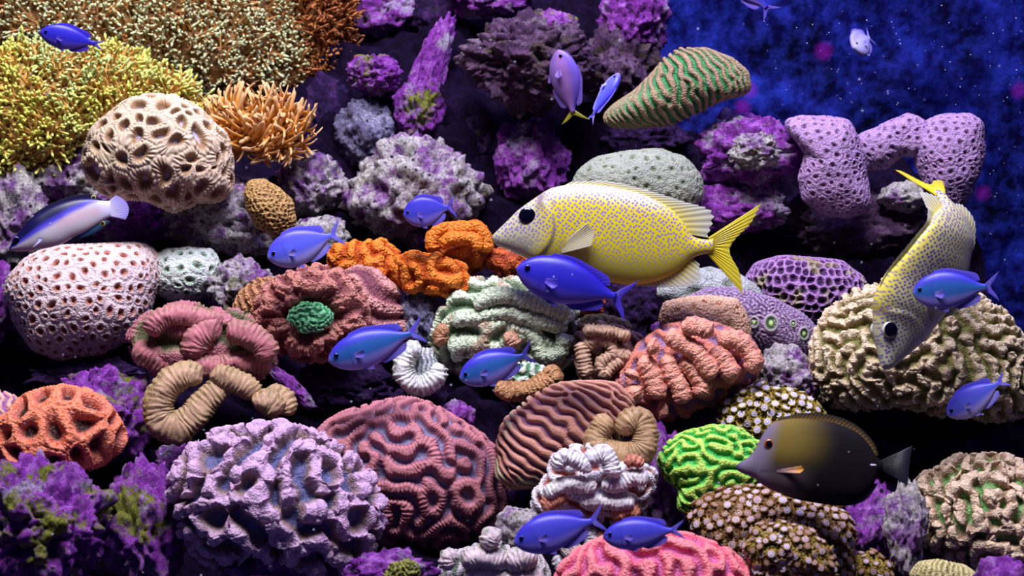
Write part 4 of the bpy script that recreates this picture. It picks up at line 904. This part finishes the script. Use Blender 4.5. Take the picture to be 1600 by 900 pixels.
def body(f, top, bot, width, colf, mat, n=70, m=40, wprof=((0, .25), (.12, .6), (.35, 1), (.6, .85), (.85, .4), (1, .22)), spotf=None, dispf=None, name='body'):
    T, Bm = resample(top, n), resample(bot, n); sv = np.linspace(0, 1, n)
    wp = np.array(wprof); w = width * np.interp(sv, wp[:, 0], wp[:, 1]); w = np.convolve(np.pad(w, 3, 'edge'), np.ones(7) / 7, 'valid')
    e = np.sqrt(np.clip(sv / 0.03, 0, 1)); w = w * np.maximum(e, 0.15)
    a = np.linspace(0, 2 * np.pi, m, endpoint=False); ca, sa = np.cos(a), np.sin(a)
    c, h = (T + Bm) / 2, (T - Bm) / 2
    # first and last rings close onto the centre line
    X = c[:, None, 0] + h[:, None, 0] * ca; Z = c[:, None, 1] + h[:, None, 1] * ca
    Yy = w[:, None] * np.sign(sa) * np.abs(sa) ** 0.85
    V = np.stack([X, Yy, Z], -1)
    V = np.concatenate([np.repeat(c[:1, None], m, 1)[:, :, [0, 0, 1]] * np.array([1, 0, 1]), V, np.repeat(c[-1:, None], m, 1)[:, :, [0, 0, 1]] * np.array([1, 0, 1])])
    sv = np.concatenate([[0], sv, [1]]); N = n + 2
    Vf = V.reshape(-1, 3); s_ = np.repeat(sv, m); v_ = np.tile(ca, N)
    if dispf is not None: Vf = Vf + dispf(s_, v_, Vf)
    col = colf(s_, v_, Vf); spot = spotf(s_, v_, Vf) if spotf else np.zeros(len(Vf))
    f.bv = Vf
    return f.put(name, Vf, gridF(N, m, True), mat, col, Vf, spot)
def fin(f, name, base, tip, rays, colb, colt, mat=None, thick=0.5, y0=0.0, flare=0.0, jag=0.06, nl=9, parent=None):
    nb = rays * 4 + 1
    b = resample(base, nb); t = resample(tip, nb); ph = np.linspace(0, rays, nb)
    ray = 0.5 + 0.5 * np.cos(2 * np.pi * ph)
    if y0: y0 = np.sign(y0) * (skin_y(f, *b[len(b) // 2]) - 0.5)
    t = b + (t - b) * (1 - jag * (1 - ray))[:, None]
    k = np.linspace(0, 1, nl); G = b[:, None] * (1 - k)[None, :, None] + t[:, None] * k[None, :, None]
    edge = (1 - k) ** 0.7 * 0.8 + 0.2; edge[-1] = 0
    th = thick * edge[None] * (0.5 + 1.0 * ray[:, None]); th[0] = 0; th[-1] = 0
    yc = y0 + flare * k[None] ** 1.2 + 0 * th
    V1 = np.stack([G[..., 0], yc - th, G[..., 1]], -1).reshape(-1, 3); V2 = np.stack([G[..., 0], yc + th, G[..., 1]], -1).reshape(-1, 3)
    F = gridF(nb, nl); F = np.concatenate([F, F[:, ::-1] + nb * nl])
    c1 = (colb[None, None] * (1 - k)[None, :, None] + colt[None, None] * k[None, :, None]) * (0.8 + 0.25 * ray[:, None, None])
    c1 = c1.reshape(-1, 3); al = (ray[:, None] * 0.9 + (1 - k)[None] * 0.6 + 0 * th).reshape(-1)
    rest = np.stack([np.clip(al, 0, 1), al * 0, al * 0], 1)
    return f.put(name, np.concatenate([V1, V2]), F, mat or M_FIN, np.concatenate([c1, c1]), np.concatenate([rest, rest]), parent=parent)
def skin_y(f, x, z):
    b = f.bv[f.bv[:, 1] > 0]; return b[np.argmin((b[:, 0] - x) ** 2 + (b[:, 2] - z) ** 2), 1]
def eye(f, x, z, r, iris, pupil, y, frac=0.6, flat=0.45):
    y = skin_y(f, x, z) - r * flat * 0.15
    for sd, nm in ((-1, 'eye'), (1, 'eye')):
        n, m = 14, 22; a = np.linspace(0, np.pi, n); b = np.linspace(0, 2 * np.pi, m, endpoint=False)
        V = np.stack([x + r * np.sin(a)[:, None] * np.cos(b), sd * (y + r * flat * np.cos(a)[:, None] + 0 * b), z + r * np.sin(a)[:, None] * np.sin(b)], -1).reshape(-1, 3)
        rad = np.repeat(np.where(a < np.pi / 2, np.sin(a), 1.0), m)
        o = f.put(nm, V, gridF(n, m, True), M_EYE, np.tile(iris, (len(V), 1)), V)
        a = np.linspace(0, math.asin(min(frac, 0.97)), 9); k = 1.03
        V = np.stack([x + k * r * np.sin(a)[:, None] * np.cos(b), sd * (y + k * r * flat * np.cos(a)[:, None] + 0.35 + 0 * b), z + k * r * np.sin(a)[:, None] * np.sin(b)], -1).reshape(-1, 3)
        f.put('pupil', V, gridF(9, m, True), M_EYE, np.tile(pupil, (len(V), 1)), V, parent=o)

# --- the two yellow spotted rabbitfish
FT = [(0,0),(13,13),(26,26),(42,42),(65,59),(88,74),(108,80),(134,83),(163,82),(192,78),(221,72),(250,62),(276,48),(299,26),(313,5),(334,-1),(346,1)]
FB = [(0,-5),(7,-14),(24,-21),(45,-30),(59,-36),(88,-48),(117,-54),(146,-62),(175,-68),(209,-73),(244,-71),(273,-62),(296,-48),(313,-31),(331,-24),(346,-22)]
def rabbitfish(label, cx, cy, Y, warp=None, pale=0.0, mat=None, **kw):
    f = Fish('rabbitfish', label, cx, cy, Y, warp=warp, **kw)
    ox, oz = 210.0, 0.0
    sh = lambda L: [(x - ox, z - oz) for x, z in L]
    Yl, Pl, Hd, Bl = S(214, 198, 26), S(226, 222, 190), S(186, 186, 156), S(172, 162, 56)
    if pale: Yl = S(216, 208, 152); Bl = S(214, 206, 200); Pl = S(228, 214, 90)
    gx = lambda z: 100 - ox - 0.011 * (z - 15) ** 2 + 0.0 * z      # edge of the gill cover
    def colf(s, v, V):
        x, z = V[:, 0], V[:, 2]
        c = mix(np.tile(Yl, (len(V), 1)), Pl[None], sstep(0.55, 0.95, v) * sstep(0.1, 0.3, s) * (1 - sstep(0.6, 0.85, s)))
        c = mix(c, Bl[None], sstep(-0.1, -0.7, v) * 0.8)
        c = mix(c, Hd[None], (1 - sstep(-40, 0, x - gx(z))) * 0.85)
        g = np.abs(x - gx(z)); c = mix(c, S(95, 95, 80)[None], (1 - sstep(1.0, 3.5, g)) * sstep(0.55, 0.2, v) * (v > -0.85) * 0.75)
        c = mix(c, S(80, 55, 60)[None], np.exp(-(((x + ox - 78) / 9) ** 2 + ((z - 58) / 15) ** 2)) * 0.8)
        mo = np.exp(-((z + 4 + 0.25 * (x + ox)) / 1.6) ** 2) * (x + ox < 14); c = mix(c, S(120, 110, 90)[None], mo * 0.8)
        return c
    def spotf(s, v, V): return np.clip(sstep(-0.95, -0.4, v) * (0.55 + 0.45 * sstep(-0.6, 0.2, v)), 0, 1) * (1 - 0.35 * sstep(0.75, 1.0, v))
    def dispf(s, v, V):
        d = np.zeros_like(V); g = V[:, 0] - gx(V[:, 2]); d[:, 1] = np.sign(V[:, 1]) * 2.2 * (1 - sstep(-1, 2, g)) * sstep(-30, -3, g) * (np.abs(v) < 0.85); return d
    body(f, sh(FT), sh(FB), 30, colf, mat, n=130, m=72, spotf=spotf, dispf=dispf)
    Yf, Wf = S(225, 210, 40), S(215, 215, 205)
    fin(f, 'caudal_fin', sh([(338,2),(342,-6),(344,-12),(342,-18),(338,-25)]), sh([(419,56),(404,26),(372,-14),(388,-52),(394,-86)]), 16, S(228, 205, 25), S(214, 198, 60), M_FINO, thick=1.6, jag=0.03, nl=14)
    fin(f, 'dorsal_fin', sh([(110,79),(170,81),(225,70),(268,50),(295,28),(312,6)]), sh([(125,87),(185,88),(245,74),(300,58),(345,42),(338,2)]), 24, S(215, 200, 90), Wf, thick=0.8, jag=0.10)
    fin(f, 'anal_fin', sh([(205,-72),(245,-69),(275,-59),(298,-44),(314,-30)]), sh([(215,-74),(265,-77),(300,-76),(326,-66),(326,-40)]), 17, S(215, 195, 50), Wf, thick=0.8, jag=0.10)
    for sd in (-1, 1):
        fin(f, 'pectoral_fin', sh([(108,-14),(110,-19),(112,-26)]), sh([(150,22),(162,10),(158,-14)]), 11, S(205, 195, 150), S(226, 222, 190), thick=0.6, y0=sd * 27, flare=sd * 15, jag=0.05)
        fin(f, 'pelvic_fin', sh([(125,-55),(133,-57),(140,-59)]), sh([(150,-80),(165,-78),(170,-70)]), 5, Yf, Wf, thick=0.6, y0=sd * 10, flare=sd * 6)
    eye(f, 57 - ox, 32, 14.2, S(205, 205, 190), S(6, 6, 26), 16.5, frac=0.90, flat=0.5)
    return f
rabbitfish('yellow rabbitfish with lilac spots nosing at the orange cup coral', 767.5 + 210, 371.5, -0.03, mat=M_FOX)
# the diving one: its spine runs along a curve, the back turned towards the viewer
cxy = (1445, 425)
SP = np.array([(1390,577,-40),(1404,545,-25),(1424,500,-8),(1446,452,0),(1466,405,4),(1480,365,14),(1478,335,28),(1455,300,48),(1414,266,75)], float)
SP = np.stack([SP[:, 0] - cxy[0], SP[:, 2], -(SP[:, 1] - cxy[1])], 1)
def dive(V):
    n = 60; tt = np.linspace(0, len(SP) - 1, n)
    cur = np.stack([np.interp(tt, np.arange(len(SP)), SP[:, k]) for k in range(3)], 1)
    for _ in range(6): cur[1:-1] = (cur[:-2] + 2 * cur[1:-1] + cur[2:]) / 4
    L = np.concatenate([[0], np.cumsum(np.linalg.norm(np.diff(cur, axis=0), axis=1))])
    tn = np.gradient(cur, axis=0); tn /= np.linalg.norm(tn, axis=1)[:, None]
    sx = (V[:, 0] + 210) / 405.0 * L[-1]
    ip = lambda a: np.stack([np.interp(sx, L, a[:, k]) for k in range(3)], 1)
    c, T = ip(cur), ip(tn); T /= np.linalg.norm(T, axis=1)[:, None]
    roll = np.interp(V[:, 0] + 210, [0, 150, 300, 400], [0.5, 0.7, 1.1, 1.27])
    perp = np.stack([-T[:, 2], 0 * sx, T[:, 0]], 1); perp /= np.linalg.norm(perp, axis=1)[:, None]   # to the left of the climbing spine
    view = np.array([0, -1.0, 0])[None]
    D = perp * np.cos(roll)[:, None] + view * np.sin(roll)[:, None]
    D = D - T * np.sum(D * T, 1)[:, None]; D /= np.linalg.norm(D, axis=1)[:, None]
    Lt = np.cross(D, T)
    return c + D * (V[:, 2:3] * 0.92) + Lt * V[:, 1:2] * 0.95
rabbitfish('pale spotted rabbitfish diving head down onto the beige coral', cxy[0], cxy[1], -0.155, warp=dive, pale=1.0, mat=M_FOX2)

# --- brown surgeonfish
f = Fish('surgeonfish', 'dark brown surgeonfish with an orange-ringed eye and white tail spine', 1280, 715, -0.275)
z5 = lambda L: [(1130 + x / 5 - 1280, -(620 + y / 5 - 715)) for x, y in L]
BT = z5([(110,585),(135,560),(180,530),(235,475),(275,395),(315,310),(370,240),(440,205),(540,185),(660,180),(800,190),(900,210),(1000,245),(1080,300),(1140,370),(1185,440),(1225,470)])
BBt = z5([(110,600),(135,625),(180,645),(260,672),(320,715),(420,760),(560,790),(700,805),(850,810),(960,800),(1060,765),(1130,705),(1175,640),(1195,570),(1225,530)])
def colf(s, v, V):
    x, z = V[:, 0] + 1280, 715 - V[:, 2]
    dk = np.tile(S(16, 13, 18), (len(V), 1)); br = S(112, 94, 38); fc = S(112, 102, 122); bl = S(92, 78, 82)
    c = mix(dk, br[None], (1 - sstep(1235, 1315, x + 0.3 * np.abs(z - 690))) * (1 - sstep(700, 748, z)))
    c = mix(c, bl[None], (1 - sstep(1225, 1285, x + (z - 740) * 0.2)) * sstep(725, 748, z))
    c = mix(c, fc[None], 1 - sstep(1195, 1222, x + (z - 700) * 0.15))
    c = mix(c, S(30, 34, 40)[None], np.exp(-((z - 741 + 0.12 * (x - 1195)) / 2.0) ** 2) * ((x > 1192) & (x < 1222)) * 0.7)
    c = mix(c, S(60, 55, 95)[None], (1 - sstep(1152, 1166, x)) * 0.8)
    return c
M_TANG.node_tree.nodes['Principled BSDF'].inputs['Specular IOR Level'].default_value = 0.12
body(f, BT, BBt, 25, colf, M_TANG, n=90, m=52, wprof=((0, .3), (.15, .6), (.35, 1), (.6, .85), (.85, .35), (1, .2)))
DK = S(13, 11, 16)
fin(f, 'dorsal_fin', z5([(400,225),(520,190),(660,182),(800,192),(920,217),(1030,262),(1120,345),(1180,432)]), z5([(430,185),(540,152),(660,130),(810,136),(940,165),(1060,230),(1160,330),(1200,425)]), 30, S(105, 80, 40), DK, M_FINO, thick=0.8, jag=0.03)
fin(f, 'anal_fin', z5([(480,775),(620,797),(800,808),(950,800),(1080,750),(1170,640)]), z5([(480,785),(620,815),(800,832),(970,832),(1110,780),(1205,650)]), 26, DK, DK, M_FINO, thick=0.8, jag=0.03)
fin(f, 'caudal_fin', z5([(1205,470),(1212,500),(1205,530)]), z5([(1450,335),(1440,400),(1432,500),(1430,580),(1425,645)]), 18, DK, S(30, 28, 46), M_FINO, thick=1.4, jag=0.02, nl=12)
for sd in (-1, 1):
    fin(f, 'pectoral_fin', z5([(430,595),(432,602),(436,612)]), z5([(620,548),(640,575),(610,605)]), 9, S(200, 175, 190), S(236, 160, 40), M_FINO, thick=0.8, y0=sd * 24, flare=sd * 12, jag=0.03)
    n, m = 10, 12; a = np.linspace(0, np.pi, n); b = np.linspace(0, 2 * np.pi, m, endpoint=False); p = z5([(1132, 504)])[0]
    V = np.stack([p[0] - 10.5 * np.cos(a)[:, None] + 0 * b, sd * 6 + 2.2 * np.sin(a)[:, None] * np.cos(b), p[1] + 2.3 * np.sin(a)[:, None] * np.sin(b)], -1).reshape(-1, 3)
    o = f.put('tail_spine', V, gridF(n, m, True), M_SKIN, np.tile(S(225, 225, 245), (len(V), 1)), V); o['label'] = 'white tail spine'
p = z5([(363, 395)])[0]; eye(f, p[0], p[1], 8.0, S(150, 84, 40), S(12, 8, 10), 14.0, frac=0.62)

# --- black-backed wrasse
f = Fish('wrasse', 'white-bellied wrasse with a black-blue back above the pink pitted dome', 110, 350, -0.05)
z7 = lambda L: [(x / 7.273 - 110, -(290 + y / 7.273 - 350)) for x, y in L]
WT = z7([(125,680),(155,625),(205,548),(280,455),(380,350),(520,265),(660,205),(820,165),(960,155),(1080,168),(1170,190),(1250,195)])
WB = z7([(125,690),(165,712),(240,720),(360,720),(480,705),(620,680),(720,645),(820,590),(960,530),(1080,460),(1180,398),(1250,372)])
def colf(s, v, V):
    c = np.tile(S(205, 196, 205), (len(V), 1)); th = np.interp(s, [0, .25, .55, .75, .9, 1], [0.05, 0.12, 0.3, 0.55, 0.95, 1.3])
    c = mix(c, S(214, 178, 190)[None], np.exp(-((v - 0.0) / 0.35) ** 2) * sstep(0.35, 0.6, s) * 0.7)
    c = mix(c, S(70, 62, 200)[None], sstep(-0.28, 0.02, v - th)); c = mix(c, S(14, 12, 62)[None], sstep(0.02, 0.3, v - th))
    return mix(c, S(220, 215, 245)[None], sstep(0.86, 0.98, s))
body(f, WT, WB, 17, colf, M_SKIN, n=80, m=44)
fin(f, 'dorsal_fin', z7([(420,325),(560,252),(720,190),(880,160),(1020,160),(1140,184)]), z7([(400,310),(560,215),(720,155),(900,110),(1060,115),(1175,180)]), 22, S(20, 16, 70), S(12, 10, 45), M_FINO, thick=0.5, jag=0.03)
fin(f, 'anal_fin', z7([(810,592),(920,545),(1040,482),(1170,400)]), z7([(830,612),(960,595),(1110,530),(1250,435)]), 16, S(60, 110, 150), S(10, 12, 40), M_FINO, thick=0.5, jag=0.03)
fin(f, 'caudal_fin', z7([(1235,195),(1240,285),(1235,372)]), z7([(1320,130),(1410,190),(1452,270),(1445,350),(1410,415)]), 14, S(215, 210, 245), S(160, 150, 235), M_FINO, thick=0.7, jag=0.03, nl=10)
for sd in (-1, 1): fin(f, 'pectoral_fin', z7([(440,565),(450,580),(455,600)]), z7([(490,560),(480,610),(375,685)]), 7, S(190, 180, 245), S(200, 190, 240), thick=0.5, y0=sd * 15, flare=sd * 6)
for ex, ey, er in ((1070, 148, 4.0), (1150, 448, 4.5)):
    p = z7([(ex, ey)])[0]
    for sd in (-1, 1):
        n, m = 7, 14; a = np.linspace(0, np.pi, n); b = np.linspace(0, 2 * np.pi, m, endpoint=False)
        V = np.stack([p[0] + er * np.sin(a)[:, None] * np.cos(b), sd * 0.6 + 0.9 * np.cos(a)[:, None] + 0 * b, p[1] + er * np.sin(a)[:, None] * np.sin(b)], -1).reshape(-1, 3)
        rad = np.repeat(np.sin(a), m); o = f.put('eyespot', V, gridF(n, m, True), M_SKIN, mix(np.tile(S(10, 10, 40), (len(V), 1)), S(190, 180, 80)[None], sstep(0.6, 0.9, rad)), V); o['label'] = 'yellow-ringed black eyespot'
p = z7([(210, 590)])[0]; eye(f, p[0], p[1], 6.0, S(60, 50, 130), S(6, 5, 20), 7.5, frac=0.72)

# --- chromis
CT = [(0,.005),(.03,.07),(.09,.135),(.18,.19),(.30,.222),(.42,.222),(.55,.19),(.66,.14),(.76,.08),(.83,.052),(.87,.05)]
CB = [(0,-.005),(.04,-.07),(.10,-.13),(.20,-.185),(.32,-.212),(.44,-.205),(.56,-.165),(.67,-.11),(.76,-.055),(.83,-.03),(.87,-.03)]
PAL = {  # back, flank, belly, fins
 'dark': (S(34, 22, 165), S(42, 38, 185), S(100, 80, 205), S(75, 55, 200)),
 'teal': (S(55, 50, 190), S(38, 88, 160), S(150, 132, 220), S(100, 88, 210)),
 'pale': (S(80, 75, 225), S(92, 100, 228), S(182, 172, 240), S(120, 110, 235)),
 'violet': (S(55, 45, 185), S(66, 66, 192), S(145, 120, 220), S(100, 84, 205)),
 'mauve': (S(110, 85, 190), S(150, 105, 180), S(120, 90, 170), S(120, 90, 180)),
 'white': (S(150, 145, 235), S(200, 195, 245), S(190, 180, 240), S(130, 120, 235)),
}
def chromis(label, cx, cy, L, rot, pal, Y, yaw=0.0, roll=0.0, h=1.0, tail=1.0, bend=0.0, tailcol=None):
    bk, fl, be, fi = PAL[pal]
    warp = None
    if bend:
        def warp(V, L=L, b=bend):
            W = V.copy(); t = np.clip(V[:, 0] / L + 0.1, 0, None); W[:, 1] += b * L * t ** 2; return W
    f = Fish('chromis', label, cx, cy, Y, rot, yaw, roll, group=None, warp=warp)
    q = lambda A: [((x - 0.5) * L, z * L * h) for x, z in A]
    def colf(s, v, V):
        c = mix(np.tile(fl, (len(V), 1)), bk[None], sstep(0.25, 0.75, v)); c = mix(c, be[None], sstep(-0.15, -0.8, v)); c = mix(c, be[None], (1 - sstep(0.0, 0.12, s)) * 0.45)
        g = np.exp(-((V[:, 0] / L + 0.5 - 0.235 - 0.35 * (V[:, 2] / L) ** 2 * -1) / 0.008) ** 2) * (np.abs(v) < 0.75)
        return mix(c, bk[None] * 0.7, g * 0.5)
    body(f, q(CT), q(CB), 0.095 * L, colf, M_SKIN, n=44, m=28)
    fin(f, 'dorsal_fin', q([(.24,.205),(.40,.22),(.55,.188),(.68,.125),(.75,.082)]), q([(.28,.245),(.44,.262),(.60,.225),(.76,.18),(.80,.10)]), 16, bk, fi, M_FINO, thick=0.35, jag=0.08)
    fin(f, 'anal_fin', q([(.48,-.195),(.60,-.14),(.70,-.09),(.76,-.055)]), q([(.54,-.225),(.66,-.20),(.77,-.15),(.80,-.08)]), 11, be, fi, M_FINO, thick=0.35, jag=0.08)
    t = tail
    fin(f, 'caudal_fin', q([(.85,.05),(.865,.01),(.85,-.03)]), q([(1.02,.185 * t),(.97,.10 * t),(.915,.012),(.97,-.08 * t),(1.0,-.155 * t)]), 12, fi if tailcol is None else tailcol, (fi if tailcol is None else tailcol) * 0.9, M_FINO, thick=0.6, jag=0.03, nl=10)
    for sd in (-1, 1):
        fin(f, 'pectoral_fin', q([(.26,-.01),(.265,-.03),(.265,-.055)]), q([(.36,.015),(.38,-.045),(.34,-.09)]), 6, be, fi, thick=0.3, y0=sd * 0.08 * L, flare=sd * 0.05 * L)
        fin(f, 'pelvic_fin', q([(.28,-.20),(.31,-.205),(.33,-.205)]), q([(.40,-.25),(.42,-.235),(.42,-.215)]), 5, be, fi, thick=0.3, y0=sd * 0.025 * L, flare=sd * 0.02 * L)
    eye(f, -0.405 * L, 0.035 * L * h, 0.027 * L, S(40, 35, 110), S(8, 6, 30), 0.052 * L, frac=0.7)
    return f
def between(label, nose, end, pal, Y, **kw):
    (x0, y0), (x1, y1) = nose, end
    return chromis(label, (x0 + x1) / 2, (y0 + y1) / 2, math.hypot(x1 - x0, y1 - y0), math.atan2(-(y1 - y0), x1 - x0), pal, Y, **kw)
between('small dark blue chromis swimming over the yellow tentacled coral', (65,50), (158,72), 'dark', 0.05, h=0.9, tail=0.5)
between('pale blue chromis left of the orange ruffled corals', (418,402), (535,366), 'pale', -0.05, h=1.05)
between('small lilac-blue chromis in front of the large pale rock', (630,336), (712,324), 'violet', 0.02, h=1.3)
between('largest dark blue chromis below the yellow rabbitfish', (806,420), (985,472), 'dark', -0.16, h=0.88, tail=1.25)
between('teal-flanked blue chromis below the brown cup coral', (513,563), (663,518), 'teal', -0.12, h=0.85)
between('teal-flanked blue chromis passing the brown fold coral below the mint coral', (718,592), (834,552), 'teal', -0.14, h=0.95)
between('blurred violet chromis in front of the white ruffled coral', (803,850), (945,810), 'violet', -0.36, h=0.9)
between('violet chromis hovering over the bright pink coral', (942,842), (1068,826), 'violet', -0.36, h=0.85, tail=0.8)
between('teal blue chromis crossing in front of the diving rabbitfish', (1428,462), (1556,445), 'teal', -0.21, h=1.05)
between('pale blue chromis climbing below the big beige coral', (1484,654), (1570,588), 'pale', -0.14, h=0.95, tail=0.8)
between('mauve chromis with a yellow tail swimming up before the boulder', (872,78), (898,190), 'mauve', 0.06, h=0.95, roll=0.35, tail=1.3, tailcol=S(178, 168, 50))
between('slim blue chromis turning beside the green-edged plate coral', (967,115), (919,188), 'pale', 0.05, roll=1.05, h=0.9, bend=0.12)
chromis('small whitish chromis facing out of the tank before the blue wall', 1348, 66, 78, 0.55, 'white', 0.35, yaw=1.15, h=1.25)
between('chromis at the water top of which only the tail shows', (1140,-52), (1206,22), 'violet', 0.30)

# --- drifting specks in the water
r = np.random.RandomState(3); n = 260
V0, F0 = ico(1)
px = r.uniform(0, 1600, n); py = r.uniform(0, 900, n); far = r.rand(n) < 0.4
px[far] = r.uniform(1190, 1600, far.sum()); py[far] = r.uniform(0, 165, far.sum()); edge = far & (r.rand(n) < 0.3); px[edge] = r.uniform(1545, 1600, edge.sum()); py[edge] = r.uniform(0, 420, edge.sum())
yy = np.where(far, r.uniform(0.0, 0.6, n), -0.42); pp = P(px, py, yy)
size = r.uniform(0.3, 0.8, n) ** 2 * 0.0012 + 0.0002
V = (pp[:, None] + V0[None] * size[:, None, None]).reshape(-1, 3); F = (F0[None] + (np.arange(n) * len(V0))[:, None, None]).reshape(-1, 3)
m_, nt_, bs_ = new_mat('drifting_speck'); bs_.inputs['Base Color'].default_value = (0.6, 0.65, 0.8, 1)
nt_.links.new(ramp(nt_, [(0.3, S(150, 160, 200)), (0.7, S(210, 215, 235))], noise(nt_, node(nt_, 'ShaderNodeTexCoord').outputs['Object'], 30)), bs_.inputs['Base Color'])
o = build('drifting_specks', V, F, m_); tag(o, 'tiny pale specks drifting in the water before the blue wall', 'specks', kind='stuff')
